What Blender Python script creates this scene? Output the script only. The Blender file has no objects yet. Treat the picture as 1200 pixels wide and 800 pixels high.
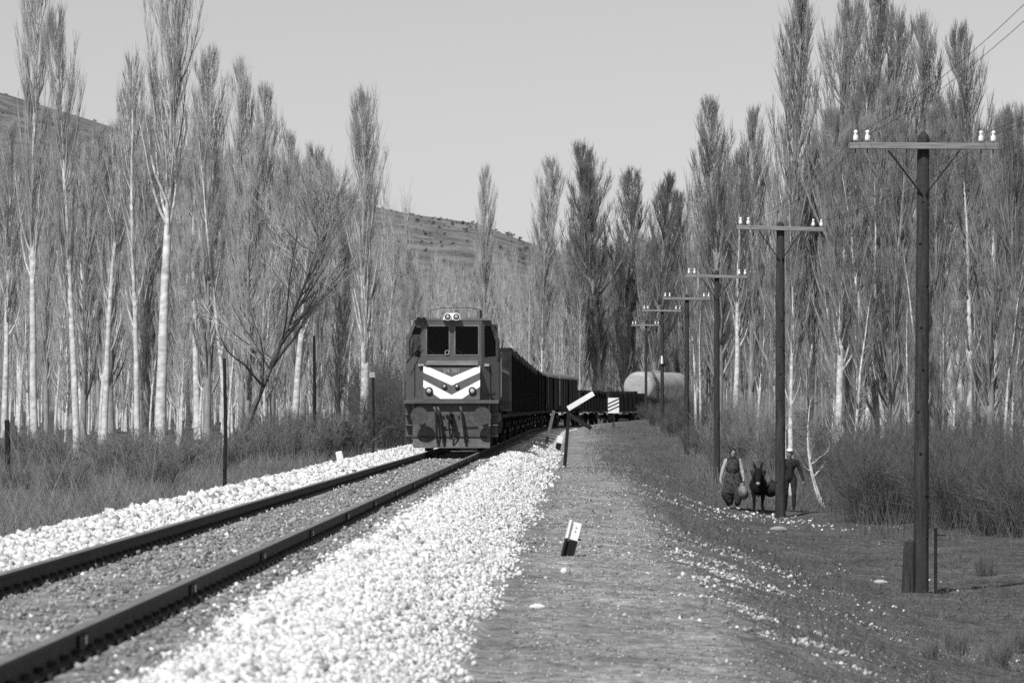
import bpy, math, random
import numpy as np
from mathutils import Vector, Matrix
R = math.radians
S = bpy.context.scene
COL = S.collection

# ------------------------------------------------------------------ camera, sky, sun, exposure
FPX = 4500.0                     # focal length in photo pixels (1200 wide) = 135 mm
EYE = 1.24                       # eye height above rail top (z = 0)
HOR = 478.0                      # horizon row in the photo
cam_d = bpy.data.cameras.new('camera'); cam = bpy.data.objects.new('camera', cam_d); COL.objects.link(cam)
cam_d.sensor_width = 36; cam_d.lens = 135; cam_d.shift_y = (HOR - 400) / 1200
cam_d.clip_start = 0.5; cam_d.clip_end = 6000
cam.location = (0, 0, EYE); cam.rotation_euler = (R(90), 0, 0)
cam_d.dof.use_dof = True; cam_d.dof.focus_distance = 106; cam_d.dof.aperture_fstop = 6.3
S.camera = cam
SUN_EL, SUN_AZ = R(50), R(24)    # azimuth: left of straight behind the camera
sv = Vector((-math.sin(SUN_AZ) * math.cos(SUN_EL), -math.cos(SUN_AZ) * math.cos(SUN_EL), math.sin(SUN_EL)))
w = bpy.data.worlds.new('World'); S.world = w; w.use_nodes = True
nt = w.node_tree; nt.nodes.clear()
sky = nt.nodes.new('ShaderNodeTexSky'); sky.sky_type = 'NISHITA'; sky.sun_disc = False
sky.sun_elevation = SUN_EL; sky.sun_rotation = math.atan2(sv.x, sv.y); sky.dust_density = 1.0; sky.air_density = 1.0; sky.altitude = 1000
sp = nt.nodes.new('ShaderNodeVectorMath'); sp.operation = 'DOT_PRODUCT'; sp.inputs[1].default_value = (.15, .35, .5)   # blue-sensitive black and white film
bg = nt.nodes.new('ShaderNodeBackground'); out = nt.nodes.new('ShaderNodeOutputWorld')
bg.inputs['Strength'].default_value = 0.092
nt.links.new(sky.outputs[0], sp.inputs[0]); nt.links.new(sp.outputs['Value'], bg.inputs['Color']); nt.links.new(bg.outputs[0], out.inputs['Surface'])
sl = bpy.data.lights.new('sun', 'SUN'); sl.energy = 4.6; sl.angle = R(0.5)
so = bpy.data.objects.new('sun', sl); COL.objects.link(so); so.rotation_euler = sv.to_track_quat('Z', 'Y').to_euler()
so.location = (-20, -30, 60)
S.view_settings.view_transform = 'Standard'; S.view_settings.look = 'None'
S.view_settings.exposure = 0.0; S.view_settings.gamma = 1.0; S.view_settings.use_curve_mapping = False
S.cycles.use_denoising = False; S.cycles.max_bounces = 5; S.cycles.transparent_max_bounces = 6

# ------------------------------------------------------------------ materials (a black and white photograph: all neutral)
def mat(name, v, rough=0.8, metal=0.0, amp=0.25, scale=6.0, bump=0.0, attr=None, stretch=(1, 1, 1), spec=0.3, detail=4):
    m = bpy.data.materials.new(name); m.use_nodes = True
    t = m.node_tree; b = t.nodes['Principled BSDF']
    b.inputs['Roughness'].default_value = rough; b.inputs['Metallic'].default_value = metal
    b.inputs['Specular IOR Level'].default_value = spec
    tc = t.nodes.new('ShaderNodeTexCoord'); mp = t.nodes.new('ShaderNodeMapping')
    mp.inputs['Scale'].default_value = stretch
    nz = t.nodes.new('ShaderNodeTexNoise'); nz.inputs['Scale'].default_value = scale; nz.inputs['Detail'].default_value = detail
    t.links.new(tc.outputs['Object'], mp.inputs[0]); t.links.new(mp.outputs[0], nz.inputs['Vector'])
    mr = t.nodes.new('ShaderNodeMapRange'); mr.inputs[1].default_value = 0.3; mr.inputs[2].default_value = 0.7
    mr.inputs[3].default_value = 1 - amp; mr.inputs[4].default_value = 1 + amp
    t.links.new(nz.outputs[0], mr.inputs[0])
    mu = t.nodes.new('ShaderNodeMath'); mu.operation = 'MULTIPLY'; mu.inputs[1].default_value = v
    t.links.new(mr.outputs[0], mu.inputs[0])
    last = mu.outputs[0]
    if attr:
        at = t.nodes.new('ShaderNodeAttribute'); at.attribute_name = attr
        m2 = t.nodes.new('ShaderNodeMath'); m2.operation = 'MULTIPLY'
        t.links.new(last, m2.inputs[0]); t.links.new(at.outputs['Fac'], m2.inputs[1]); last = m2.outputs[0]
    cb = t.nodes.new('ShaderNodeCombineColor')
    for i in range(3): t.links.new(last, cb.inputs[i])
    t.links.new(cb.outputs[0], b.inputs['Base Color'])
    if bump:
        bp = t.nodes.new('ShaderNodeBump'); bp.inputs['Strength'].default_value = bump; bp.inputs['Distance'].default_value = 0.02
        t.links.new(nz.outputs[0], bp.inputs['Height']); t.links.new(bp.outputs[0], b.inputs['Normal'])
    return m
def glass(name, trans, rough=0.03):
    m = bpy.data.materials.new(name); m.use_nodes = True; t = m.node_tree; t.nodes.clear()
    o = t.nodes.new('ShaderNodeOutputMaterial'); mx = t.nodes.new('ShaderNodeMixShader')
    tr = t.nodes.new('ShaderNodeBsdfTransparent'); tr.inputs[0].default_value = (trans, trans, trans, 1)
    gl = t.nodes.new('ShaderNodeBsdfGlossy'); gl.inputs['Roughness'].default_value = rough
    lw = t.nodes.new('ShaderNodeFresnel'); lw.inputs[0].default_value = 1.22
    t.links.new(lw.outputs[0], mx.inputs[0]); t.links.new(tr.outputs[0], mx.inputs[1]); t.links.new(gl.outputs[0], mx.inputs[2])
    t.links.new(mx.outputs[0], o.inputs[0]); return m
M = dict(
    ground=mat('ground', 1.0, 0.95, amp=0.55, scale=9, bump=1.0, attr='tone', detail=10, spec=0.1),
    hill=mat('hill', 0.15, 0.95, amp=0.45, scale=0.12, detail=14, spec=0.0),
    stone=mat('stone', 1.0, 0.9, amp=0.15, scale=30, attr='tone', spec=0.15),
    dry=mat('dry_stems', 1.0, 0.9, amp=0.2, scale=2, attr='tone', spec=0.1),
    bark_pale=mat('bark_pale', 0.58, 0.85, amp=0.38, scale=3.0, bump=0.4, stretch=(1.3, 1.3, 2.0), spec=0.1, detail=7),
    bark_grey=mat('bark_grey', 0.28, 0.9, amp=0.35, scale=5, bump=0.4, stretch=(2, 2, 0.5), spec=0.1),
    bark_dark=mat('bark_dark', 0.12, 0.9, amp=0.3, scale=5, bump=0.4, spec=0.1),
    twig=mat('twig', 0.42, 0.9, amp=0.35, scale=1.2, spec=0.1),  # haze over the left trees is mixed into this paler twig colour
    twig_pale=mat('twig_pale', 0.48, 0.9, amp=0.3, scale=1.2, spec=0.1),
    twig_dark=mat('twig_dark', 0.21, 0.9, amp=0.35, scale=1.2, spec=0.1),
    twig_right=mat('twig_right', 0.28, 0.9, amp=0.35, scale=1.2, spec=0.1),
    twig_shrub=mat('twig_shrub', 0.13, 0.9, amp=0.4, scale=1.2, spec=0.1),
    scrub=mat('scrub', 0.09, 0.95, amp=0.3, scale=1.0, spec=0.0),
    rust=mat('rail_steel', 0.035, 0.75, amp=0.3, scale=8, spec=0.2),
    railtop=mat('rail_head', 0.30, 0.4, metal=0.6, amp=0.2, scale=3),
    body=mat('loco_paint', 0.085, 0.5, amp=0.12, scale=2.5, spec=0.4),
    white=mat('white_paint', 0.80, 0.6, amp=0.07, scale=4),
    steel=mat('weathered_steel', 0.12, 0.6, amp=0.2, scale=5),
    pilot=mat('pilot_paint', 0.095, 0.75, amp=0.2, scale=3, spec=0.15),
    buffer=mat('buffer_grease', 0.07, 0.7, amp=0.25, scale=9, spec=0.1),
    black=mat('black_rubber', 0.012, 0.7, amp=0.3, scale=6, spec=0.2),
    dark=mat('dark_underframe', 0.02, 0.8, amp=0.4, scale=4, spec=0.15),
    wagon=mat('wagon_paint', 0.07, 0.8, amp=0.4, scale=3, stretch=(1, 1, 0.3), spec=0.1),
    wagon_dk=mat('dark_wagon_paint', 0.028, 0.85, amp=0.4, scale=3, spec=0.1),  # darker, mottled colour of the open wagons
    wagonlt=mat('wagon_roof', 0.16, 0.8, amp=0.25, scale=3, spec=0.15),
    tank=mat('tank_paint', 0.36, 0.6, amp=0.15, scale=2, spec=0.2),
    lens=mat('lamp_lens', 0.42, 0.25, amp=0.2, scale=20, spec=0.6),
    chrome=mat('lamp_bowl', 0.25, 0.3, metal=0.7, amp=0.2, scale=8),
    pole=mat('creosoted_pole', 0.042, 0.85, amp=0.4, scale=7, bump=0.3, stretch=(3, 3, 0.25), spec=0.15),
    pole_lt=mat('weathered_timber', 0.22, 0.85, amp=0.3, scale=8, bump=0.3, stretch=(0.3, 3, 3), spec=0.15),
    porcelain=mat('porcelain', 0.85, 0.25, amp=0.03, scale=4, spec=0.6),
    skin=mat('skin', 0.22, 0.6, amp=0.1, scale=20),
    cloth_dk=mat('dark_cloth', 0.03, 0.95, amp=0.5, scale=9, spec=0.05),
    cloth_md=mat('patterned_cloth', 0.055, 0.95, amp=0.7, scale=16, spec=0.05),
    cloth_lt=mat('light_cloth', 0.34, 0.9, amp=0.3, scale=14, spec=0.05),
    burlap=mat('burlap', 0.2, 0.95, amp=0.4, scale=9, spec=0.05),
    fur=mat('donkey_fur', 0.012, 0.9, amp=0.4, scale=20, spec=0.1),
    muzzle=mat('muzzle_fur', 0.30, 0.9, amp=0.2, scale=20, spec=0.1),
    text=mat('number_paint', 0.24, 0.7, amp=0.1, scale=10),
    pane=glass('window_glass', 0.55),
)

def second_noise(m, scale, amp):
    t = m.node_tree; b = t.nodes['Principled BSDF']; cb = b.inputs['Base Color'].links[0].from_node; src = cb.inputs[0].links[0].from_socket
    tc = t.nodes.new('ShaderNodeTexCoord'); nz = t.nodes.new('ShaderNodeTexNoise'); nz.inputs['Scale'].default_value = scale; nz.inputs['Detail'].default_value = 6; nz.inputs['Roughness'].default_value = .7
    t.links.new(tc.outputs['Object'], nz.inputs['Vector'])
    mr = t.nodes.new('ShaderNodeMapRange'); mr.inputs[1].default_value = .35; mr.inputs[2].default_value = .65; mr.inputs[3].default_value = 1 - amp; mr.inputs[4].default_value = 1 + amp
    mu = t.nodes.new('ShaderNodeMath'); mu.operation = 'MULTIPLY'; t.links.new(nz.outputs[0], mr.inputs[0]); t.links.new(src, mu.inputs[0]); t.links.new(mr.outputs[0], mu.inputs[1])
    for i in range(3): t.links.new(mu.outputs[0], cb.inputs[i])
second_noise(M['ground'], 1.3, .3); second_noise(M['ground'], 38, .4); second_noise(M['hill'], .9, .35); second_noise(M['body'], 14, .18); second_noise(M['pilot'], 9, .3); second_noise(M['pole'], 25, .3); second_noise(M['tank'], 7, .15)

# ------------------------------------------------------------------ mesh helpers
class MB:
    def __init__(s): s.v = []; s.f = []; s.m = []
    def add(s, vs, fs, mi=0):
        o = len(s.v); s.v += [tuple(p) for p in vs]; s.f += [tuple(i + o for i in f) for f in fs]; s.m += [mi] * len(fs); return s
    def hexa(s, p, mi=0):        # 8 points: bottom 4 ccw, top 4 ccw
        return s.add(p, [(3, 2, 1, 0), (4, 5, 6, 7), (0, 1, 5, 4), (1, 2, 6, 5), (2, 3, 7, 6), (3, 0, 4, 7)], mi)
    def box(s, x0, x1, y0, y1, z0, z1, mi=0):
        return s.hexa([(x0, y0, z0), (x1, y0, z0), (x1, y1, z0), (x0, y1, z0), (x0, y0, z1), (x1, y0, z1), (x1, y1, z1), (x0, y1, z1)], mi)
    def cbox(s, c, d, mi=0):
        return s.box(c[0] - d[0] / 2, c[0] + d[0] / 2, c[1] - d[1] / 2, c[1] + d[1] / 2, c[2] - d[2] / 2, c[2] + d[2] / 2, mi)
    def bar(s, a, b, w, h=None, mi=0):   # rectangular bar between two points
        h = h or w; a = Vector(a); b = Vector(b); d = (b - a).normalized()
        up = Vector((0, 0, 1)) if abs(d.z) < 0.95 else Vector((0, 1, 0))
        x = d.cross(up).normalized() * w / 2; y = x.cross(d).normalized() * h / 2
        return s.hexa([a - x - y, a + x - y, b + x - y, b - x - y, a - x + y, a + x + y, b + x + y, b - x + y], mi)
    def tube(s, pts, rs, n=8, mi=0, cap=True):
        pts = [Vector(p) for p in pts]
        if not hasattr(rs, '__len__'): rs = [rs] * len(pts)
        vs = []; fs = []; up = None
        for i, p in enumerate(pts):
            d = (pts[min(i + 1, len(pts) - 1)] - pts[max(i - 1, 0)]).normalized()
            if up is None: up = Vector((0, 0, 1)) if abs(d.z) < 0.9 else Vector((1, 0, 0))
            x = d.cross(up).normalized(); y = d.cross(x).normalized(); up = y * -1 if False else up
            for k in range(n):
                a = 2 * math.pi * k / n; vs.append(p + (x * math.cos(a) + y * math.sin(a)) * rs[i])
        for i in range(len(pts) - 1):
            for k in range(n):
                fs.append((i * n + k, i * n + (k + 1) % n, (i + 1) * n + (k + 1) % n, (i + 1) * n + k))
        if cap:
            fs.append(tuple(range(n))[::-1]); fs.append(tuple((len(pts) - 1) * n + k for k in range(n)))
        return s.add(vs, fs, mi)
    def ball(s, c, r, n=12, mi=0):
        rx, ry, rz = r if hasattr(r, '__len__') else (r, r, r)
        vs = [(c[0], c[1], c[2] - rz)]; h = n // 2
        for i in range(1, h):
            a = -math.pi / 2 + math.pi * i / h
            for k in range(n):
                b = 2 * math.pi * k / n; vs.append((c[0] + rx * math.cos(a) * math.cos(b), c[1] + ry * math.cos(a) * math.sin(b), c[2] + rz * math.sin(a)))
        vs.append((c[0], c[1], c[2] + rz)); t = len(vs) - 1; fs = []
        for k in range(n):
            fs.append((0, 1 + (k + 1) % n, 1 + k)); fs.append((t, t - n + k, t - n + (k + 1) % n))
        for i in range(h - 2):
            for k in range(n):
                a = 1 + i * n; fs.append((a + k, a + (k + 1) % n, a + n + (k + 1) % n, a + n + k))
        return s.add(vs, fs, mi)
    def prism(s, poly, off, mi=0):       # polygon (3d points) extruded by a vector
        n = len(poly); off = Vector(off); a = [Vector(p) for p in poly]
        return s.add(a + [p + off for p in a], [tuple(range(n)), tuple(range(2 * n - 1, n - 1, -1))] + [(i, i + n, (i + 1) % n + n, (i + 1) % n) for i in range(n)], mi)
    def ring(s, outer, inner, off, mi=0):  # frame between two polygons of equal count, extruded
        n = len(outer); off = Vector(off); o = [Vector(p) for p in outer]; q = [Vector(p) for p in inner]
        vs = o + q + [p + off for p in o] + [p + off for p in q]; fs = []
        for i in range(n):
            j = (i + 1) % n
            fs += [(i, j, n + j, n + i), (2 * n + i, 3 * n + i, 3 * n + j, 2 * n + j), (i, 2 * n + i, 2 * n + j, j), (n + i, n + j, 3 * n + j, 3 * n + i)]
        return s.add(vs, fs, mi)
    def build(s, name, m, parent=None, smooth=False, bevel=0.0):
        me = bpy.data.meshes.new(name); me.from_pydata(s.v, [], s.f); me.update()
        ms = m if isinstance(m, (list, tuple)) else [m]
        for k in ms: me.materials.append(M[k])
        if len(ms) > 1: me.polygons.foreach_set('material_index', s.m)
        import bmesh
        b = bmesh.new(); b.from_mesh(me); bmesh.ops.recalc_face_normals(b, faces=b.faces); b.to_mesh(me); b.free()
        if smooth: me.polygons.foreach_set('use_smooth', [True] * len(me.polygons))
        o = bpy.data.objects.new(name, me); COL.objects.link(o); o.parent = parent
        if bevel:
            mo = o.modifiers.new('edges', 'BEVEL'); mo.width = bevel; mo.segments = 2; mo.limit_method = 'ANGLE'
        return o
def tag(o, label=None, cat=None, group=None, kind=None):
    if label: o['label'] = label
    if cat: o['category'] = cat
    if group: o['group'] = group
    if kind: o['kind'] = kind
    return o
def empty(name, loc=(0, 0, 0), rz=0.0):
    o = bpy.data.objects.new(name, None); o.empty_display_size = 0.3; COL.objects.link(o); o.location = loc; o.rotation_euler = (0, 0, rz); return o
def children(o): return [c for c in bpy.data.objects if c.parent == o]
def copy_tree(o, parent=None):
    c = o.copy(); COL.objects.link(c); c.parent = parent
    for ch in children(o): copy_tree(ch, c)
    return c
def np_mesh(name, V, F, m, tone=None, smooth=False):
    """V (n,3), F (m,k) all faces of k corners."""
    me = bpy.data.meshes.new(name); V = np.asarray(V, np.float32); F = np.asarray(F, np.int32); k = F.shape[1]
    me.vertices.add(len(V)); me.vertices.foreach_set('co', V.ravel())
    me.loops.add(F.size); me.loops.foreach_set('vertex_index', F.ravel())
    me.polygons.add(len(F)); me.polygons.foreach_set('loop_start', np.arange(0, F.size, k, dtype=np.int32))
    me.polygons.foreach_set('loop_total', np.full(len(F), k, np.int32))
    if smooth: me.polygons.foreach_set('use_smooth', np.ones(len(F), bool))
    me.update(calc_edges=True)
    if tone is not None:
        a = me.attributes.new('tone', 'FLOAT', 'POINT'); a.data.foreach_set('value', np.asarray(tone, np.float32))
    me.materials.append(M[m]); return me
def obj(name, me, parent=None):
    o = bpy.data.objects.new(name, me); COL.objects.link(o); o.parent = parent; return o
def segs_mesh(P0, P1, r0, r1, n):
    """independent tapered tubes, vectorised"""
    P0 = np.asarray(P0, float); P1 = np.asarray(P1, float); N = len(P0)
    d = P1 - P0; d /= np.linalg.norm(d, axis=1, keepdims=True) + 1e-9
    up = np.where(np.abs(d[:, 2:3]) < 0.9, np.array([[0, 0, 1.0]]), np.array([[1.0, 0, 0]]))
    x = np.cross(d, up); x /= np.linalg.norm(x, axis=1, keepdims=True); y = np.cross(d, x)
    a = np.arange(n) * 2 * np.pi / n
    c = x[:, None, :] * np.cos(a)[None, :, None] + y[:, None, :] * np.sin(a)[None, :, None]
    V = np.concatenate([P0[:, None] + c * np.asarray(r0)[:, None, None], P1[:, None] + c * np.asarray(r1)[:, None, None]], 1).reshape(-1, 3)
    k = np.arange(n); q = np.stack([k, (k + 1) % n, (k + 1) % n + n, k + n], 1)
    F = (q[None] + (np.arange(N) * 2 * n)[:, None, None]).reshape(-1, 4)
    return V, F

# ------------------------------------------------------------------ the line of the track and the lie of the land
ds = 0.5; ss = np.arange(-40, 420, ds)
kk = np.clip((ss - 215) * 7.5e-5, 0, 0.0062); th = 0.0177 + np.cumsum(kk) * ds
tx = np.cumsum(np.sin(th)) * ds; ty = np.cumsum(np.cos(th)) * ds
i0 = int(40 / ds); tx = tx - tx[i0] - 3.6; ty = ty - ty[i0]
def track(s):
    return float(np.interp(s, ss, tx)), float(np.interp(s, ss, ty)), float(np.interp(s, ss, th))
def Xt(Y): return np.interp(Y, ty, tx)
KD = [-300, -60, -20, -8, -4.5, -3.3, -2.8, -1.9, -1.25, -.9, .9, 1.25, 1.7, 2.2, 2.9, 3.6, 4.8, 6.0, 7.2, 8.5, 10, 14, 20, 60, 300]
L0 = [1.5, .5, 0, -.25, -.32, -.36, -.27, -.03, -.15, -.175, -.175, -.15, -.05, -.12]
PR = {20: [-.5, -.52, -.58, -.95, -1.45, -1.75, -1.85, -1.9, -1.85, -1.5, -1],
      64: [-.5, -.52, -.58, -.95, -1.45, -1.75, -1.82, -1.88, -1.8, -1.5, -1],
      96: [-.5, -.52, -.56, -.88, -1.34, -1.44, -1.46, -1.5, -1.45, -1.2, -.8],
      131: [-.5, -.5, -.55, -.8, -1.2, -1.4, -1.46, -1.5, -1.45, -1.2, -.8],
      165: [-.42, -.38, -.4, -.5, -.7, -.82, -.88, -.9, -.9, -.8, -.4],
      200: [-.3, -.1, -.05, -.05, -.06, -.06, 0, 0, 0, 0, .2],
      250: [-.2, .1, .26, .36, .46, .52, .58, .6, .6, .8, 1.0],
      330: [-.2, .1, .26, .36, .46, .52, .58, .6, .7, 1.0, 1.5]}
PY = sorted(PR); PT = np.array([L0 + PR[y] for y in PY])
def lump(X, Y, f, seed):
    r = np.random.RandomState(seed); o = 0
    for i in range(7):
        a = r.uniform(0, 6.28); k = f * r.uniform(.5, 1.6)
        o = o + np.sin((X * math.cos(a) + Y * math.sin(a)) * k + r.uniform(0, 6.28))
    return o / 7
def gz(X, Y):
    X = np.asarray(X, float); Y = np.asarray(Y, float); d = X - Xt(Y)
    zs = np.stack([np.interp(d, KD, PT[i]) for i in range(len(PY))])
    u = np.interp(Y, PY, np.arange(len(PY))); a = np.clip(np.floor(u).astype(int), 0, len(PY) - 2); f = u - a
    f = f * f * (3 - 2 * f)
    z = np.take_along_axis(zs, a[None], 0)[0] * (1 - f) + np.take_along_axis(zs, (a + 1)[None], 0)[0] * f
    ro = np.clip((np.abs(d) - 2.2) / 2, 0, 1)
    return z + ro * (.07 * lump(X, Y, .9, 1) + (.03 + .035 * np.clip((d - 4.5) / 1.5, 0, 1)) * lump(X, Y, 3.1, 2)) + (.012 + .012 * ro) * lump(X, Y, 11, 3)
def g1(X, Y): return float(gz(np.array([X]), np.array([Y]))[0])
def px(x, Y): return (x - 600.0) * Y / FPX
def zy(y, Y): return EYE + (HOR - y) * Y / FPX

rows = np.concatenate([np.arange(-30, 16, 2), np.arange(16, 60, .3), np.arange(60, 140, .8), np.arange(140, 340, 4), np.arange(340, 700, 20), np.arange(700, 3100, 200)])
cols = np.concatenate([-np.array([1500, 900, 500, 300, 200, 140, 100, 75, 60, 48, 40, 33, 27, 23, 20, 18, 16, 14.5, 13.2]), np.arange(-12, 13, .16),
                       np.array([13.5, 14.5, 16, 18, 20, 23, 27, 33, 40, 48, 60, 75, 100, 140, 200, 300, 500, 900, 1500])])
YY, DD = np.meshgrid(rows, cols, indexing='ij'); XX = DD + Xt(YY)
ZZ = gz(XX.ravel(), YY.ravel())
rg = np.random.RandomState(5)
tone = np.interp(DD.ravel(), [-12, -3.3, -2.7, -2.5, -1.2, -1.0, 1.3, 1.6, 2.6, 2.95, 3.2, 4.5, 5.3, 6.5, 9, 14],
                 [.085, .085, .12, .58, .58, .23, .21, .58, .58, .14, .19, .19, .125, .095, .09, .08])
lp = lump(XX.ravel(), YY.ravel(), 1.7, 8) + lump(XX.ravel(), YY.ravel(), 5, 9)
tone = tone * (1 + .2 * lp) * np.where((DD.ravel() > 3) & (DD.ravel() < 4.6 + .8 * lump(XX.ravel(), YY.ravel(), .4, 11)), 1.2, 1.0)
nr, nc = YY.shape; idx = np.arange(nr * nc).reshape(nr, nc)
F = np.stack([idx[:-1, :-1], idx[:-1, 1:], idx[1:, 1:], idx[1:, :-1]], -1).reshape(-1, 4)
ground = obj('ground', np_mesh('ground', np.stack([XX.ravel(), YY.ravel(), ZZ], 1), F, 'ground', tone, True)); tag(ground, kind='structure')

# the long hillside behind the trees
hx = np.concatenate([np.arange(-700, -160, 30), np.arange(-160, 120, 3), np.arange(120, 701, 30)]); hy = np.concatenate([np.arange(430, 760, 15), np.arange(760, 860, 6), np.arange(860, 1500, 60)])
def ridge(X):
    p = X / 800 * FPX + 600
    y = np.interp(p, [-2500, -400, 0, 150, 450, 560, 660, 730, 900, 1300, 3000], [0, 40, 112, 156, 246, 262, 298, 335, 400, 450, 455])
    return EYE + (HOR - y) * 800 / FPX + .8 * lump(X, X * 0, .05, 21) + .35 * lump(X, X * 0, .3, 22)
HX, HY = np.meshgrid(hx, hy); u = np.clip((HY - 430) / 370, 0, 1); u = u * u * (3 - 2 * u) * .55 + u * .45
back = np.clip((HY - 800) / 700, 0, 1)
HZ = ridge(HX.ravel()) * u.ravel() * (1 - .7 * back.ravel() ** 1.5) + (.9 * lump(HX.ravel(), HY.ravel(), .06, 23) + .12 * lump(HX.ravel(), HY.ravel(), .2, 24)) * u.ravel() - .5 * (1 - u.ravel())
nr, nc = HX.shape; idx = np.arange(nr * nc).reshape(nr, nc)
F = np.stack([idx[:-1, :-1], idx[:-1, 1:], idx[1:, 1:], idx[1:, :-1]], -1).reshape(-1, 4)
hill = obj('hill', np_mesh('hill', np.stack([HX.ravel(), HY.ravel(), HZ], 1), F, 'hill', None, True)); tag(hill, kind='structure')
# scrub on the hillside
rs = np.random.RandomState(31); n = 900
sy = rs.uniform(560, 812, n); sx = rs.uniform(-115, 45, n) * sy / 800
su = np.clip((sy - 430) / 370, 0, 1); su = su * su * (3 - 2 * su) * .55 + su * .45; sz = ridge(sx) * su
dirs = rs.normal(size=(n, 26, 3)); dirs /= np.linalg.norm(dirs, axis=2, keepdims=True); dirs[..., 2] = np.abs(dirs[..., 2])
rad = rs.uniform(.15, .5, n) * np.where(rs.rand(n) < .1, 1.25, 1)
cen = np.stack([sx, sy, sz], 1)[:, None] + dirs * (rad[:, None, None] * rs.uniform(.3, 1, (n, 26, 1)))
t1 = rs.normal(size=cen.shape) * rad[:, None, None] * .42; t2 = rs.normal(size=cen.shape) * rad[:, None, None] * .42
V = np.stack([cen, cen + t1, cen + t2], 2).reshape(-1, 3)
tag(obj('hillside_scrub', np_mesh('hillside_scrub', V, np.arange(len(V)).reshape(-1, 3), 'scrub')), 'small dark scrub bushes dotted over the bare hillside and its ridge', 'scrub', kind='stuff')

# ------------------------------------------------------------------ track
trk = empty('railway_track'); tag(trk, kind='structure')
def rail(off):
    prof = [(-.07, -.165), (.07, -.165), (.07, -.150), (.012, -.130), (.012, -.042), (.036, -.032), (.036, -.006), (.028, 0), (-.028, 0), (-.036, -.006), (-.036, -.032), (-.012, -.042), (-.012, -.130), (-.07, -.150)]
    st = np.concatenate([np.arange(8, 240, 4), np.arange(240, 400, 2)]); vs = []; fs = []; mi = []; n = len(prof)
    for s in st:
        x, y, t = track(s); c, sn = math.cos(t), math.sin(t)
        vs += [(x + c * (off + a), y - sn * (off + a), b) for a, b in prof]
    for i in range(len(st) - 1):
        for k in range(n):
            fs.append((i * n + k, i * n + (k + 1) % n, (i + 1) * n + (k + 1) % n, (i + 1) * n + k)); mi.append(1 if k in (6, 7, 8) else 0)
    b = MB(); b.v = vs; b.f = fs; b.m = mi
    r = b.build('rail', ['rust', 'railtop'], trk)
    c = MB()
    for s in np.arange(12, 104, .5):
        x, y, t = track(s)
        for sd in (-1, 1):
            a = off + sd * .075; c.cbox((x + a, y - t * a, -.158), (.05, .09, .025))
            a = off + sd * .04; c.cbox((x + a, y - t * a, -.118), (.045, .05, .025))
    tag(c.build('rail_clip', 'rust', r), kind='stuff')
    return r
rL = rail(-.753); rR = rail(.753)
for i, s in enumerate(np.arange(15.6, 104, 6.2)):
    b = MB(); b.cbox((0, 0, -.085), (.018, .30, .085), 0); b.cbox((.014, .03, -.075), (.014, .09, .05), 1)
    o = b.build('rail_anchor', ['rust', 'chrome'], rR); x, y, t = track(s); o.location = (x + .775, y - .775 * t, 0); o.rotation_euler = (0, 0, -t)

# ------------------------------------------------------------------ stones
PHI = (1 + 5 ** .5) / 2
ICO = np.array([(-1, PHI, 0), (1, PHI, 0), (-1, -PHI, 0), (1, -PHI, 0), (0, -1, PHI), (0, 1, PHI), (0, -1, -PHI), (0, 1, -PHI), (PHI, 0, -1), (PHI, 0, 1), (-PHI, 0, -1), (-PHI, 0, 1)]) / math.sqrt(1 + PHI ** 2)
ICF = np.array([(0, 11, 5), (0, 5, 1), (0, 1, 7), (0, 7, 10), (0, 10, 11), (1, 5, 9), (5, 11, 4), (11, 10, 2), (10, 7, 6), (7, 1, 8), (3, 9, 4), (3, 4, 2), (3, 2, 6), (3, 6, 8), (3, 8, 9), (4, 9, 5), (2, 4, 11), (6, 2, 10), (8, 6, 7), (9, 8, 1)])
OCT = np.array([(1, 0, 0), (0, 1, 0), (-1, 0, 0), (0, -1, 0), (0, 0, 1), (0, 0, -1)], float); OCF = np.array([(0, 1, 4), (1, 2, 4), (2, 3, 4), (3, 0, 4), (1, 0, 5), (2, 1, 5), (3, 2, 5), (0, 3, 5)])
def stones(X, Y, r, tn, rs, fine):
    B, Fc = (ICO, ICF) if fine else (OCT, OCF); N = len(X); nv = len(B)
    q = rs.normal(size=(N, 4)); q /= np.linalg.norm(q, axis=1, keepdims=True); a, b, c, d = q.T
    Rm = np.stack([1 - 2 * (c * c + d * d), 2 * (b * c - a * d), 2 * (b * d + a * c), 2 * (b * c + a * d), 1 - 2 * (b * b + d * d), 2 * (c * d - a * b), 2 * (b * d - a * c), 2 * (c * d + a * b), 1 - 2 * (b * b + c * c)], 1).reshape(N, 3, 3)
    p = B[None] * (1 + rs.uniform(-.38, .38, (N, nv, 1))) * rs.uniform(.45, 1.3, (N, 1, 3))
    p = np.einsum('nij,nkj->nki', Rm, p) * r[:, None, None]
    Z = gz(X, Y) + r * rs.uniform(-.1, .75, N)
    V = (p + np.stack([X, Y, Z], 1)[:, None]).reshape(-1, 3)
    return V, (Fc[None] + (np.arange(N) * nv)[:, None, None]).reshape(-1, 3), np.repeat(tn, nv)
def scatter(parts, name, label, cat):
    Vs, Fs, Ts, o = [], [], [], 0
    for v, f, t in parts: Vs.append(v); Fs.append(f + o); Ts.append(t); o += len(v)
    ob = obj(name, np_mesh(name, np.concatenate(Vs), np.concatenate(Fs), 'stone', np.concatenate(Ts))); tag(ob, label, cat, kind='stuff')
def band(rs, y0, y1, n, d0, d1, soft=.25):
    Y = rs.uniform(y0, y1, n); d = rs.uniform(d0, d1, n) + rs.normal(size=n) * soft * .5 + .22 * lump(Y, Y * 0, .8, 41)
    return Xt(Y) + d, Y
def wtone(rs, n): return np.clip(rs.normal(.63, .12, n), .28, .82) * np.where(rs.rand(n) < .06, .4, 1)
rs = np.random.RandomState(7); P = []
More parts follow.
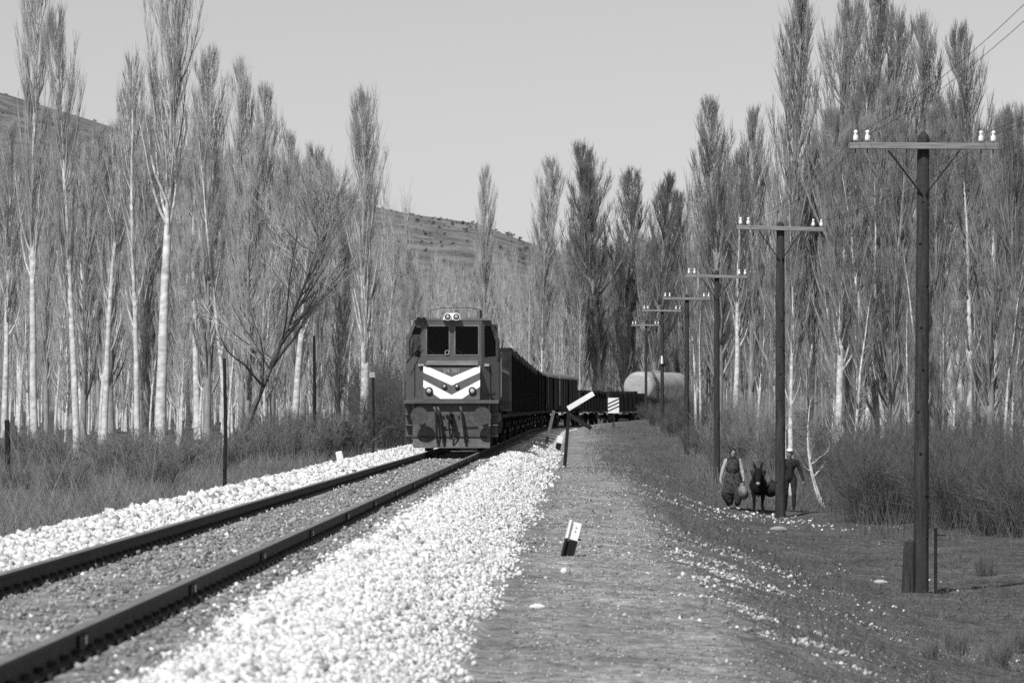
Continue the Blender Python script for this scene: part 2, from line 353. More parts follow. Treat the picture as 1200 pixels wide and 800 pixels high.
for (y0, y1, n, rr, fine) in [(17, 32, 21000, .0185, True), (32, 48, 16000, .021, True), (48, 80, 17000, .029, False), (80, 150, 15000, .052, False)]:
    X, Y = band(rs, y0, y1, n, 1.5, 2.7); P.append(stones(X, Y, rr * np.clip(rs.lognormal(-.1, .33, n), .45, 1.9 if fine else 1.35), wtone(rs, n), rs, fine))
scatter(P, 'ballast_shoulder', 'fresh white ballast heaped between the track and the footpath', 'ballast')
P = []
for (y0, y1, n, rr, fine) in [(28, 46, 11000, .027, True), (46, 80, 14000, .033, True), (80, 150, 12000, .055, False)]:
    X, Y = band(rs, y0, y1, n, -2.65, -1.0, .2); P.append(stones(X, Y, rr * np.clip(rs.lognormal(-.1, .33, n), .45, 1.9 if fine else 1.35), wtone(rs, n), rs, fine))
scatter(P, 'ballast_bank', 'fresh white ballast heaped along the brushwood side of the track', 'ballast')
P = []
for (y0, y1, n, rr, fine) in [(15, 32, 2400, .019, True), (32, 60, 3000, .023, True), (60, 106, 2200, .03, False)]:
    X, Y = band(rs, y0, y1, n, -.62, .62, .25); t = np.clip(rs.normal(.25, .07, n), .09, .45) * np.where(rs.rand(n) < .06, 2.2, 1)
    P.append(stones(X, Y, rr * rs.uniform(.4, 1.3, n), t, rs, fine))
    m = n // 2; X, Y = band(rs, y0, y1, m, .9, 1.5, .2); t = np.clip(rs.normal(.22, .08, m), .07, .4) * np.where(rs.rand(m) < .12, 2.6, 1)
    P.append(stones(X, Y, rr * rs.uniform(.4, 1.3, m), t, rs, fine))
scatter(P, 'track_gravel', 'dirty grey gravel and earth between and beside the rails', 'gravel')
P = []
def patchy(X, Y, thr, seed):
    k = lump(X, Y, 1.1, seed) + .6 * lump(X, Y, 3.3, seed + 1); return k > thr
for (y0, y1, n, d0, d1, rr, thr, tt) in [(24, 50, 3600, 4.7, 6.0, .021, .28, .45), (50, 125, 3600, 4.9, 6.8, .024, .25, .32), (26, 90, 2200, 6.0, 11, .024, .35, .42), (88, 97, 170, 6.6, 9.0, .036, -.2, .5),
                                         (20, 60, 9000, 2.9, 5.1, .0085, -.6, .3), (20, 50, 6000, 4.8, 9, .010, -.1, .26), (45, 120, 4200, 2.9, 5.0, .016, -.4, .28), (20, 45, 60, 2.9, 5.0, .03, .1, .5)]:
    X, Y = band(rs, y0, y1, n, d0, d1, .3); k = patchy(X, Y, thr, 51); X, Y = X[k], Y[k]; m = len(X)
    t = np.clip(rs.normal(tt, .16, m), .1, .8); P.append(stones(X, Y, rr * rs.uniform(.35, 1.35, m) , t, rs, True))
scatter(P, 'loose_stones', 'pale loose stones strewn over the path and the grassy slope', 'stones')
def rock(name, xp, yp, Y, r, label, sc=(1, 1, 1), tn=.7):
    rr = np.random.RandomState(int(xp)); b = MB(); p = ICO * (1 + rr.uniform(-.2, .2, (12, 1))) * r * np.array(sc)
    b.add(p, [tuple(f) for f in ICF]); o = b.build(name, 'stone', None, False); X = px(xp, Y)
    at = o.data.attributes.new('tone', 'FLOAT', 'POINT'); at.data.foreach_set('value', np.full(12, tn, np.float32))
    mo = o.modifiers.new('s', 'SUBSURF'); mo.levels = 1; mo.render_levels = 1
    o.location = (X, Y, g1(X, Y) + r * sc[2] * .25); tag(o, label, 'stone'); return o
rock('stone', 630, 708, 33.6, .09, 'flat white stone lying alone on the path near the ballast', (1.1, .6, .35))
rock('stone', 661, 664, 41, .05, 'small white stone on the path just below the leaning marker post')
rock('stone', 1032, 676, 66, .16, 'pale flat stone on the grass close by the nearest telegraph pole', (1.1, .8, .4), .4)
rock('stone', 912, 626, 84, .18, 'broad pale boulder half buried in the grass in front of the donkey', (1.5, .9, .5), .28)

# ------------------------------------------------------------------ locomotive
def loco():
    x, y, t = track(107.0); E = empty('diesel_locomotive', (x, y, 0), -t)
    tag(E, 'diesel locomotive with a white double chevron on its nose heading the train', 'locomotive')
    # pilot plate with snow lip
    b = MB(); b.box(-1.08, 1.10, .45, .50, .40, 1.36)
    pl = b.build('pilot_plate', 'pilot', E, bevel=.006)
    MB().hexa([(-1.06, .29, .13), (1.08, .29, .13), (1.08, .33, .13), (-1.06, .33, .13), (-1.08, .45, .395), (1.10, .45, .395), (1.10, .49, .395), (-1.08, .49, .395)]).build('snow_lip', 'pilot', pl)
    for sx in (-1, 1):
        MB().prism([(sx * 1.07, .449, 1.362), (sx * 1.07, .30, 1.362), (sx * 1.07, .449, .9)], (-.02 * sx, 0, 0)).build('gusset', 'pilot', pl)
        st_ = MB().box(min(sx * 1.11, sx * 1.30), max(sx * 1.11, sx * 1.30), .85, .88, .42, 1.36).build('step_plate', 'body', E)
        for z_ in (.45, .75, 1.05): MB().box(min(sx * 1.11, sx * 1.30), max(sx * 1.11, sx * 1.30), .62, .848, z_, z_ + .03).build('step_tread', 'steel', st_)
    b = MB(); b.hexa([(-1.33, .27, 1.365), (1.33, .27, 1.365), (1.33, 1.0, 1.365), (-1.33, 1.0, 1.365), (-1.33, .27, 1.46), (1.33, .27, 1.46), (1.33, 1.0, 1.46), (-1.33, 1.0, 1.46)])
    b.build('front_deck', 'body', E, bevel=.01)
    for sx in (-.875, .875):
        b = MB(); b.tube([(sx, .01, 1.02), (sx, 0, 1.02), (sx, .035, 1.02), (sx, .036, 1.02)], [.22, .248, .252, .15], 30)
        bu = b.build('buffer', 'buffer', E, smooth=False)
        MB().tube([(sx, .037, 1.02), (sx, .28, 1.02), (sx, .281, 1.02), (sx, .449, 1.02)], [.075, .075, .10, .11], 16).build('buffer_shank', 'steel', bu)
    # draw hook, screw coupling
    b = MB(); b.box(-.06, .06, .15, .45, .93, 1.08); b.tube([(0, .18, 1.05), (0, .10, 1.12), (0, .04, 1.06), (0, .05, .96), (0, .12, .93)], .035, 8)
    hk = b.build('draw_hook', 'dark', E)
    b = MB()
    for sx in (-.05, .07): b.tube([(sx, .10, 1.0), (sx, .13, .75), (sx * .6, .16, .52), (0, .17, .40)], .026, 7)
    b.tube([(-.14, .25, .64), (.12, .25, .64)], .022, 7); b.build('screw_coupling', 'black', hk)
    for (x0, dx) in ((-.43, .02), (-.33, .06), (.30, .05)):
        b = MB(); b.tube([(x0 - .05, .30, 1.28), (x0 - .02, .30, 1.2), (x0, .33, 1.14)], .035, 8)
        h = b.build('brake_cock', 'steel', E)
        b = MB(); b.tube([(x0, .33, 1.15), (x0 + .01, .28, 1.0), (x0 + dx, .22, .75), (x0 + dx * 1.6, .22, .5), (x0 + dx * 1.6 + .02, .26, .32)], .032, 8)
        b.cbox((x0 + dx * 1.6 + .02, .26, .30), (.06, .06, .1)); b.build('brake_hose', 'black', h)
    for (a, c, r) in ((-.22, 1.0, .03), (-.12, 1.02, .045), (-.18, .7, .04), (.21, 1.0, .028), (.02, .82, .05)):
        MB().tube([(a, .448, c), (a, .40, c)], r, 10).build('pipe_fitting', 'black', pl)
    MB().tube([(-1.2, .42, .44), (1.0, .42, .44)], .012, 6).build('uncoupling_rod', 'dark', pl); MB().tube([(.38, .42, .70), (.75, .42, .72)], .014, 6).build('pipe', 'dark', pl)
    # nose
    def ny(z): return .36 + (z - 1.46) * .14
    z0, z1 = 1.461, 2.42
    nose = MB().hexa([(-.79, ny(z0), z0), (.81, ny(z0), z0), (.81, .86, z0), (-.79, .86, z0), (-.79, ny(z1), z1), (.81, ny(z1), z1), (.81, .86, z1), (-.79, .86, z1)]).build('nose', 'body', E, bevel=.02)
    b = MB(); b.hexa([(-.74, .42, 2.44), (.78, .42, 2.44), (.78, .87, 2.44), (-.74, .87, 2.44), (-.70, .55, 2.50), (.74, .55, 2.50), (.74, .87, 2.58), (-.70, .87, 2.58)])
    b.build('nose_ledge', 'wagonlt', nose, bevel=.02)
    def strip(poly): return [(a, ny(c) - .004, c) for a, c in poly]
    for poly in ([(-.66, 2.40), (.012, 2.107), (.012, 1.875), (-.785, 2.235), (-.785, 2.40)], [(.012, 2.107), (.757, 2.42), (.805, 2.42), (.805, 2.235), (.012, 1.875)],
                 [(-.785, 2.03), (.012, 1.61), (.012, 1.50), (-.30, 1.50), (-.785, 1.83)], [(.012, 1.61), (.805, 2.03), (.805, 1.84), (.30, 1.50), (.012, 1.50)]):
        MB().prism(strip(poly), (0, .003, 0)).build('chevron_stripe', 'white', nose)
    for (a, c, r) in ((-.62, 1.72, .095), (.59, 1.72, .095), (-.19, 1.845, .06), (.16, 1.85, .06)):
        yy = ny(c); b = MB(); b.tube([(a, yy, c), (a, yy - .07, c), (a, yy - .075, c)], [r * 1.15, r * 1.1, r * .9], 20, 0)
        la = b.build('marker_lamp', 'dark', nose); MB().ball((a, yy - .072, c), (r * .72, .03, r * .72), 14).build('lamp_lens', 'lens', la, smooth=True)
    cu = bpy.data.curves.new('t', 'FONT'); cu.body = '24 381'; cu.size = .17; cu.align_x = 'CENTER'; cu.extrude = .004; cu.offset = .004
    to = bpy.data.objects.new('t', cu); COL.objects.link(to); bpy.context.view_layer.update()
    me = bpy.data.meshes.new_from_object(to.evaluated_get(bpy.context.evaluated_depsgraph_get())); bpy.data.objects.remove(to)
    me.materials.clear(); me.materials.append(M['text']); nb = obj('number', me, nose); nb.location = (.012, ny(2.23) - .006, 2.225); nb.rotation_euler = (R(90) - math.atan(.14), 0, 0)
    # cab: front wall with two windscreens
    cab = MB().box(-1.30, 1.30, 2.95, 3.0, 1.46, 2.6).build('cab', 'body', E)
    b = MB()
    fy, t_ = .86, .05
    def fr(x0, x1, za, zb): b.box(x0, x1, fy, fy + t_, za, zb)
    fr(-.78, .83, 1.46, 2.74); fr(-.78, -.70, 2.74, 3.70); fr(-.08, .095, 2.74, 3.54); fr(.745, .83, 2.74, 3.70); fr(-.70, .745, 3.54, 3.70)
    # swept corners
    for sx, xi, xo in ((-1, -.78, -1.30), (1, .83, 1.30)):
        def cp(s, z): return (xi + (xo - xi) * s, fy + .40 * s, z)
        b.prism([cp(0, 1.46), cp(1, 1.46), cp(1, 2.45), cp(0, 2.45)], (0, t_, 0))
        b.ring([cp(0, 2.45), cp(1, 2.45), cp(1, 3.2), cp(.55, 3.70), cp(0, 3.70)], [cp(.18, 2.66), cp(.84, 2.70), cp(.84, 3.12), cp(.50, 3.55), cp(.18, 3.55)], (0, t_, 0))
    # side walls with window openings, chamfers, roof, rear wall
    for sx in (-1, 1):
        a0, a1 = (sx * 1.30, sx * 1.26) if sx > 0 else (sx * 1.30, sx * 1.26)
        lo, hi = min(a0, a1), max(a0, a1)
        b.box(lo, hi, 1.261, 2.95, 1.46, 2.55); b.box(lo, hi, 1.261, 1.40, 2.55, 3.2); b.box(lo, hi, 1.95, 2.1, 2.55, 3.2); b.box(lo, hi, 2.8, 2.95, 2.55, 3.2); b.box(lo, hi, 1.40, 2.8, 3.1, 3.2)
        b.prism([(sx * 1.30, 1.26, 3.2), (sx * 1.066, 1.08, 3.7), (sx * 1.066, 3.0, 3.7), (sx * 1.30, 3.0, 3.2)], (-.03 * sx, 0, -.02))
    b.box(-.92, 1.26, 2.952, 2.998, 2.6, 3.65); b.box(-1.26, -.92, 2.952, 2.998, 3.35, 3.55)
    b.build('cab_shell', 'body', cab)
    b = MB(); b.hexa([(-1.07, .84, 3.70), (1.09, .84, 3.70), (1.09, 3.02, 3.70), (-1.07, 3.02, 3.70), (-.95, .92, 3.76), (.97, .92, 3.76), (.97, 3.0, 3.78), (-.95, 3.0, 3.78)]); b.build('cab_roof', 'body', cab, bevel=.01)
    MB().box(-1.2, 1.2, 1.3, 2.9, 1.47, 1.5).build('cab_floor', 'dark', cab); MB().box(-.90, 1.2, 2.90, 2.94, 1.51, 3.6).build('rear_shade_sheet', 'black', cab)  # black sheet added at the rear to deepen the shade behind the windows
    b = MB(); b.box(-.75, .78, 1.02, 1.5, 1.5, 2.5); b.build('control_desk', 'dark', cab)
    for (x0, x1) in ((-.71, -.07), (.085, .755)):
        p = MB().box(x0, x1, fy + .02, fy + .028, 2.73, 3.55).build('windscreen', 'pane', cab)
        xa, xb, za, zb = x0 + .005, x1 - .005, 2.735, 3.545
        MB().ring([(xa - .025, fy - .012, za - .025), (xb + .025, fy - .012, za - .025), (xb + .025, fy - .012, zb + .025), (xa - .025, fy - .012, zb + .025)], [(xa + .01, fy - .012, za + .01), (xb - .01, fy - .012, za + .01), (xb - .01, fy - .012, zb - .01), (xa + .01, fy - .012, zb - .01)], (0, .01, 0)).build('window_gasket', 'wagonlt', p)
        b = MB(); s_ = 1 if x0 > 0 else -1
        xa = x0 + .03 if s_ < 0 else x0 + .03
        b.tube([(xa, fy - .02, 2.90), (xa + .22, fy - .025, 2.75)], .010, 6); b.build('wiper', 'black', p)
    for sx, xi, xo in ((-1, -.78, -1.30), (1, .83, 1.30)):
        def cp(s, z): return (xi + (xo - xi) * s, fy + .025 + .40 * s, z)
        MB().prism([cp(.17, 2.65), cp(.85, 2.69), cp(.85, 3.13), cp(.51, 3.56), cp(.17, 3.56)], (0, .008, 0)).build('corner_window', 'pane', cab)
    # headlamps on the roof
    b = MB(); b.hexa([(-.26, .62, 3.70), (.29, .62, 3.70), (.29, .95, 3.70), (-.26, .95, 3.70), (-.16, .62, 3.90), (.19, .62, 3.90), (.19, .95, 3.88), (-.16, .95, 3.88)])
    hd = b.build('headlamp_housing', 'white', cab, bevel=.03)
    for a in (-.105, .135):
        b = MB(); b.tube([(a, .62, 3.795), (a, .585, 3.795), (a, .58, 3.795)], [.105, .105, .09], 20); h = b.build('headlamp', 'white', hd); MB().tube([(a, .5795, 3.795), (a, .577, 3.795)], [.085, .083], 20).build('reflector', 'dark', h)
        MB().ball((a, .577, 3.795), (.05, .02, .05), 14).build('lamp_lens', 'lens', h, smooth=True)
    for a in (-.92, -.78): MB().tube([(a, .70, 3.72), (a, .9, 3.72), (a, 1.3, 3.72)], [.075, .05, .03], 12).build('horn', 'black', cab)
    b = MB(); b.tube([(-.62, 1.4, 3.76), (-.62, 1.4, 4.0), (-.3, 1.4, 4.06), (.4, 1.4, 4.07), (.80, 1.4, 4.02), (.80, 1.4, 3.76)], .010, 6); b.tube([(.80, 1.4, 3.76), (.80, 1.4, 4.0)], .03, 8); b.build('aerial', 'dark', cab)
    b = MB(); b.tube([(-1.38, 1.3, 1.55), (-1.38, 1.3, 3.2)], .016, 8); b.tube([(-1.38, 1.3, 3.2), (-1.29, 1.3, 3.25)], .016, 6); b.build('handrail', 'wagonlt', cab)
    b = MB(); b.tube([(1.38, 1.3, 1.55), (1.38, 1.3, 3.0)], .016, 8); b.build('handrail', 'wagonlt', cab)
    b = MB(); b.tube([(-1.28, .9, 2.5), (-.86, .80, 3.0)], .018, 6); b.build('mirror_bracket', 'black', cab)
    b = MB(); b.tube([(1.28, 1.25, 2.55), (1.42, 1.2, 3.0), (1.44, 1.2, 3.15)], .018, 6); b.build('mirror_bracket', 'black', cab)
    b = MB(); b.tube([(-.13 + .055 * math.cos(a), fy - .03, 2.80 + .06 * math.sin(a)) for a in np.linspace(0, 6.28, 15)], .013, 6); b.build('lifting_ring', 'tank', cab)
    MB().cbox((.98, .95, 2.45), (.13, .10, .07)).build('door_step', 'tank', cab); MB().cbox((-.86, .86, 2.45), (.16, .10, .05)).build('door_step', 'tank', cab)
    MB().tube([(-1.05, 1.05, 1.55), (-1.05, 1.05, 2.45)], .012, 6).build('door_seam', 'dark', cab); MB().tube([(1.08, 1.06, 1.55), (1.08, 1.06, 2.45)], .012, 6).build('door_seam', 'dark', cab)
    MB().cbox((1.14, .99, 1.63), (.17, .1, .06)).build('grab_slot', 'black', cab)
    # hood and running gear
    hood = MB().box(-.93, .93, 3.02, 17.6, 1.46, 3.55).build('hood', 'body', E, bevel=.08)
    for k in range(9):
        ya = 3.5 + k * 1.5
        for sx in (-1, 1): MB().box(min(sx * .932, sx * .955), max(sx * .932, sx * .955), ya, ya + 1.3, 1.7, 3.2).build('hood_door', 'dark', hood)
    MB().box(-.5, .5, 6, 7.2, 3.55, 3.75).build('roof_hatch', 'dark', hood); MB().tube([(0, 9, 3.5), (0, 9, 3.9)], .18, 14).build('exhaust_stack', 'dark', hood); MB().tube([(0, 13, 3.5), (0, 13, 3.72)], .6, 20).build('cooling_fan', 'dark', hood)
    b = MB(); b.box(-1.33, 1.33, 1.0, 17.9, 1.20, 1.36); b.box(-1.32, 1.32, 3.02, 17.9, 1.37, 1.455); b.build('underframe', 'dark', E)
    b = MB()
    for sx in (-1, 1):
        for k in range(10): b.tube([(sx * 1.30, 3.3 + k * 1.55, 1.46), (sx * 1.30, 3.3 + k * 1.55, 2.45)], .018, 6)
        b.tube([(sx * 1.30, 3.3, 2.45), (sx * 1.30, 3.3 + 13.95, 2.45)], .018, 6)
    b.build('walkway_railing', 'wagonlt', E)
    b = MB(); b.box(-1.2, 1.2, 7.2, 10.8, .45, 1.2); b.build('fuel_tank', 'dark', E, bevel=.1)
    b = MB(); b.tube([(1.18, 1.5, .98), (1.18, 2.7, .98)], .17, 14); b.build('air_reservoir', 'wagonlt', E)
    for yb in (2.4, 12.6):
        bo = MB().box(-1.12, 1.12, yb - .6, yb + 3.5, .62, .95).build('bogie', 'dark', E)
        for k in range(3):
            for sx in (-.75, .75):
                MB().tube([(sx - .06, yb + k * 1.45, .5), (sx + .06, yb + k * 1.45, .5)], .49, 22).build('wheel', 'dark', bo)
    return E
LOCO = loco()

# ------------------------------------------------------------------ wagons
def running_gear(E, L):
    f = MB(); f.box(-1.2, 1.2, .3, L - .3, .95, 1.15); f.build('underframe', 'dark', E)
    for yb in (2.0, L - 2.0):
        bo = MB().box(-1.0, 1.0, yb - 1.2, yb + 1.2, .45, .75).build('bogie', 'dark', E)
        for yo in (-.9, .9):
            for sx in (-1, 1):
                wh = MB().tube([(sx * .68, yb + yo, .46), (sx * .82, yb + yo, .46)], .455, 18).build('wheel', 'dark', bo)
                MB().tube([(sx * 1.0, yb + yo, .46), (sx * 1.10, yb + yo, .46)], .13, 10).build('axle_box', 'dark', bo); MB().tube([(sx * 1.101, yb + yo, .46), (sx * 1.106, yb + yo, .46)], [.07, .05], 8).build('axle_cap', 'tank', bo)
    for ye in (0, L):
        for sx in (-.875, .875): MB().tube([(sx, .3 if ye == 0 else L - .3, 1.04), (sx, -.2 if ye == 0 else L + .2, 1.04)], [.09, .2], 12).build('buffer', 'dark', E)
def open_wagon(h, name, L=13.0):
    E = empty(name); running_gear(E, L); b = MB()
    b.box(-1.35, 1.35, .2, .26, 1.15, h); b.box(-1.35, 1.35, L - .26, L - .2, 1.15, h); b.box(-1.35, -1.29, .26, L - .26, 1.15, h); b.box(1.29, 1.35, .26, L - .26, 1.15, h); b.box(-1.29, 1.29, .26, L - .26, 1.15, 1.2)
    bd = b.build('body', 'wagon_dk', E)
    for k in range(9):
        for sx in (-1, 1):
            y = .5 + k * (L - 1) / 8; MB().box(min(sx * 1.352, sx * 1.42), max(sx * 1.352, sx * 1.42), y - .06, y + .06, 1.1, h + .02).build('stanchion', 'dark', bd)
    b = MB(); b.box(-1.40, 1.40, .17, L - .17, h, h + .05) if False else None
    rr = random.Random(int(h * 100)); ld = MB(); n = 22
    for i in range(n):
        for j in range(5):
            ld.cbox((-1.1 + j * .55, .6 + i * (L - 1.2) / (n - 1), h - .15 + rr.uniform(-.1, .12)), (.5, .55, .3 + rr.uniform(0, .2)))
    ld.build('load', 'dark', E)
    return E
def boxcar(L=13.0, h=3.45):
    E = empty('box_wagon'); running_gear(E, L)
    bd = MB().box(-1.35, 1.35, .2, L - .2, 1.15, h - .25).build('body', 'wagon', E)
    b = MB(); n = 10
    arc = [(1.40 * math.cos(a), h - .25 + .42 * math.sin(a)) for a in np.linspace(0, math.pi, n)]
    b.prism([(p, .12, q) for p, q in arc], (0, L - .24, 0)); b.build('roof', 'wagonlt', E)
    for k in range(8):
        for sx in (-1, 1):
            y = .45 + k * (L - .9) / 7; MB().box(min(sx * 1.352, sx * 1.40), max(sx * 1.352, sx * 1.40), y - .05, y + .05, 1.12, h - .26).build('rib', 'dark', bd)
    for sx in (-1, 1): MB().box(min(sx * 1.402, sx * 1.46), max(sx * 1.402, sx * 1.46), L / 2 - 1.1, L / 2 + 1.1, 1.18, h - .3).build('sliding_door', 'dark', E)
    return E
def tankcar(L=12.0):
    E = empty('tank_wagon'); running_gear(E, L)
    b = MB(); ys = [.5, .56, .72, .95, 11.05, 11.28, 11.44, 11.5]; rsd = [.9, 1.1, 1.2, 1.24, 1.24, 1.2, 1.1, .9]
    b.tube([(0, y, 2.86) for y in ys], rsd, 28); tk = b.build('tank', 'tank', E, smooth=True)
    b = MB(); b.tube([(0, 6, 3.8), (0, 6, 4.15)], .4, 16); b.tube([(0, 6, 4.15), (0, 6, 4.2)], .45, 16); b.build('dome', 'tank', tk)
    b = MB()
    for yy in (1.3, 1.75): b.tube([(1.36, yy, 1.2), (1.36, yy, 3.2), (.9, yy, 4.1)], .035, 6)
    for k in range(8): b.tube([(1.36, 1.3, 1.35 + k * .27), (1.36, 1.75, 1.35 + k * .27)], .025, 6)
    b.build('ladder', 'dark', E)
    for yy in (2.4, 4.6, 7.4, 9.6): MB().tube([(0, yy, 2.86), (0, yy + .1, 2.86)], 1.26, 28).build('strap', 'wagonlt', tk)
    MB().box(-1.2, 1.2, .3, 1.6, 1.155, 1.9).build('saddle', 'dark', E); MB().box(-1.2, 1.2, 10.4, 11.7, 1.155, 1.9).build('saddle', 'dark', E); MB().box(-1.28, 1.28, .25, 11.75, 1.4, 1.52).build('side_sill', 'dark', E)
    return E
W_open = open_wagon(3.1, 'open_wagon'); W_box = boxcar(); W_low = open_wagon(2.35, 'low_wagon'); W_tank = tankcar()
def place(E, s, L):
    a = track(s); b = track(s + L); E.location = (a[0], a[1], 0); E.rotation_euler = (0, 0, -math.atan2(b[0] - a[0], b[1] - a[1]))
first = {}
ords = ['first', 'second', 'third', 'fourth', 'fifth']
def vehicle(kind, proto, s, L, label, cat):
    E = proto if kind not in first else copy_tree(proto); first[kind] = 1; place(E, s, L); tag(E, label, cat, 'wagons of the goods train')
for i in range(5): vehicle('o', W_open, 126.3 + i * 14.4, 13, ords[i] + ' loaded dark open wagon counting back from the locomotive', 'wagon')
for i in range(5): vehicle('b', W_box, 199 + i * 14.4, 13, ords[i] + ' covered box wagon with arched roof counting from the locomotive end', 'wagon')
for i in range(2): vehicle('l', W_low, 271.2 + i * 14.4, 13, ('low black open wagon coupled behind the last box wagon', 'low black open wagon coupled just ahead of the pale tank wagon')[i], 'wagon')
vehicle('t', W_tank, 300.6, 12, 'pale cylindrical tank wagon with ladder at the tail of the train', 'wagon')

# ------------------------------------------------------------------ telegraph poles and wires
POLES = [(1082, 62.5, 697, 158, 172, 2.42, 'nearest telegraph pole, tall dark timber with a stub post at its foot'),
         (914.5, 96, 603, 262, 268, 2.2, 'second telegraph pole, dark timber, hiding half of the man in the white cap'),
         (840, 131, 571, 318, 324, 2.1, 'third telegraph pole from the camera, standing behind the woman in light sleeves'),
         (805, 165, 535, 346, 350, 2.05, 'fourth telegraph pole from the camera, beside the foot of the bank'),
         (776, 200, 506, 360, 364, 2.05, 'fifth telegraph pole, right of the tank wagon, with a white insulator on its shaft'),
         (757, 250, 489, 377, 381, 1.9, 'farthest telegraph pole, standing in front of the pale tank wagon')]
INS = []
for i, (xp, Y, yb, yt, ya, aw, label) in enumerate(POLES):
    X = px(xp, Y); zb = g1(X, Y); zt = zy(yt, Y); za = zy(ya, Y); rot = [.02, .04, .06, .08, .12, .3][i]
    E = empty('telegraph_pole', (X, Y, zb), -rot); tag(E, label, 'telegraph pole', 'telegraph poles beside the line'); H = zt - zb + .05; A = za - zb; roll = [R(.4), R(1.6), R(1.2), R(.6), R(.8), R(0)][i]
    rr = random.Random(i); lean = [.04, .0, .0, .01, 0, 0][i] * H / 7
    rb = [.13, .135, .118, .12, .105, .10][i]
    b = MB(); b.tube([(-lean, 0, -.3), (-lean, 0, 0), (-lean * .5, 0, H * .5), (0, 0, H - .12), (0, 0, H - .05), (0, 0, H)], [rb * 1.05, rb, rb * .86, rb * .76, rb * .6, rb * .2], 14)
    po = b.build('pole', 'pole', E, smooth=True)
    if i < 2:
        for k in range(9):
            z = .9 + k * H / 11; a = rr.uniform(-1.2, 1.2); q = rb * .93 - .004 * k; b = MB(); b.ball((-lean * (1 - z / H) + q * math.sin(a), -q * math.cos(a), z), (.028, .028, .024), 8); b.build('knot', 'black', po)
    cr = MB().box(-aw / 2, aw / 2, -rb - .07, -rb + .02, A - .052, A + .052).build('crossarm', 'pole_lt', E, bevel=.01)
    for sx in (-1, 1):
        MB().bar((sx * aw * .24, -rb - .02, A - .07), (sx * .03, -rb * .86, A - .78), .06, .02).build('brace', 'black', E)
    pos = [-aw / 2 + .10, -aw / 2 + .29, aw / 2 - .29, aw / 2 - .09]; wp = []
    for q in pos:
        pn = MB().tube([(q, -rb - .025, A - .12), (q, -rb - .025, A + .14)], .011, 6).build('insulator_pin', 'black', cr)
        b = MB(); z = A + .075
        b.tube([(q, -rb - .025, z), (q, -rb - .025, z + .02), (q, -rb - .025, z + .09), (q, -rb - .025, z + .10), (q, -rb - .025, z + .125), (q, -rb - .025, z + .14), (q, -rb - .025, z + .17), (q, -rb - .025, z + .18)],
               [.030, .046, .038, .024, .024, .034, .028, .008], 14); b.build('insulator', 'porcelain', cr, smooth=True)
        wp.append(Vector((X + math.cos(rot) * q, Y - math.sin(rot) * q - rb, zb + z + .115)))
    cr.location = (0, 0, A); cr.rotation_euler = (0, roll, 0)
    for ch in children(cr): ch.location = (0, 0, -A)
    cr.data.transform(Matrix.Translation((0, 0, -A)))
    INS.append(wp)
    if i == 0:
        b = MB(); b.tube([(-.25, -.02, -.2), (-.22, -.02, .82), (-.22, -.02, .85)], [.12, .10, .05], 10); b.build('stub_post', 'pole', E)
        b = MB(); b.box(.17, .22, -.08, -.03, -.1, 1.05); b.bar((.19, -.06, .95), (.36, -.06, .93), .02); b.build('earth_rod', 'dark', E)
    if i == 4:
        b = MB(); b.tube([(0, -rb - .05, zy(426, Y) - zb), (0, -rb - .05, zy(417, Y) - zb)], [.07, .05], 10); b.build('insulator', 'porcelain', E)
for k in range(4):
    pts = [INS[0][k] + Vector((-.3, -33.5, .1))] + [w_[k] for w_ in INS] ; path = []
    for a, b_ in zip(pts[:-1], pts[1:]):
        for q in np.linspace(0, 1, 12, endpoint=False): p = a.lerp(b_, q); p.z -= .35 * 4 * q * (1 - q) * (a - b_).length / 40; path.append(p)
    path.append(pts[-1])
    o = MB().tube(path, .0036, 5).build('telegraph_wire', 'dark'); tag(o, ['outermost telegraph wire on the track side of the poles', 'inner telegraph wire on the track side of the poles', 'inner telegraph wire on the grove side of the poles', 'outermost telegraph wire on the grove side of the poles'][k], 'wire', 'telegraph wires')

# ------------------------------------------------------------------ signs and posts
def at(xp, Y): X = px(xp, Y); return (X, Y, g1(X, Y))
p = at(663, 113); E = empty('signal_board', p); tag(E, 'dark post with one white board raised and one dark board drooping', 'signal')
Hs = zy(478, 113) - p[2]
MB().bar((-.05, 0, -.2), (.10, 0, Hs), .10, .10).build('post', 'dark', E)
c, s_ = math.cos(R(31)), math.sin(R(31))
for nm, m_, sg, y_, w_, L_ in (('white_board', 'white', 1, -.075, .15, .88), ('dark_board', 'dark', -1, -.07, .12, .72)):
    zz = Hs - .08 if sg > 0 else Hs - .26
    b = MB(); cx, cz = math.cos(R(31)), sg * math.sin(R(31 if sg > 0 else 33))
    q = [(.10, zz), (.10 + L_ * cx, zz + L_ * cz), (.10 + L_ * cx - w_ * cz, zz + L_ * cz + w_ * cx), (.10 - w_ * cz, zz + w_ * cx)]
    b.prism([(a, y_, z) for a, z in q], (0, .018, 0)); b.build(nm, m_, E)
p = at(719, 222); E = empty('striped_sign', p); tag(E, 'white rectangular sign with black diagonal stripes in front of the black wagons', 'sign')
z0 = zy(484, 222) - p[2]; z1 = zy(466, 222) - p[2]
MB().bar((0, 0, -.2), (0, 0, z0 + .3), .06).build('post', 'dark', E)
pl = MB().box(-.32, .32, -.06, -.035, z0, z1).build('sign_plate', 'white', E, bevel=.01)
for k in range(3):
    zz = z0 + .08 + k * .21; MB().prism([(-.317, -.064, zz), (.317, -.064, zz + .29), (.317, -.064, min(zz + .37, z1 - .01)), (-.317, -.064, zz + .08)], (0, .003, 0)).build('stripe', 'black', pl)
p = at(667, 45.2); E = empty('marker_post', p); tag(E, 'short leaning marker post, white above and black below, on the path', 'marker')
E.rotation_euler = (R(-6), R(15), R(8))
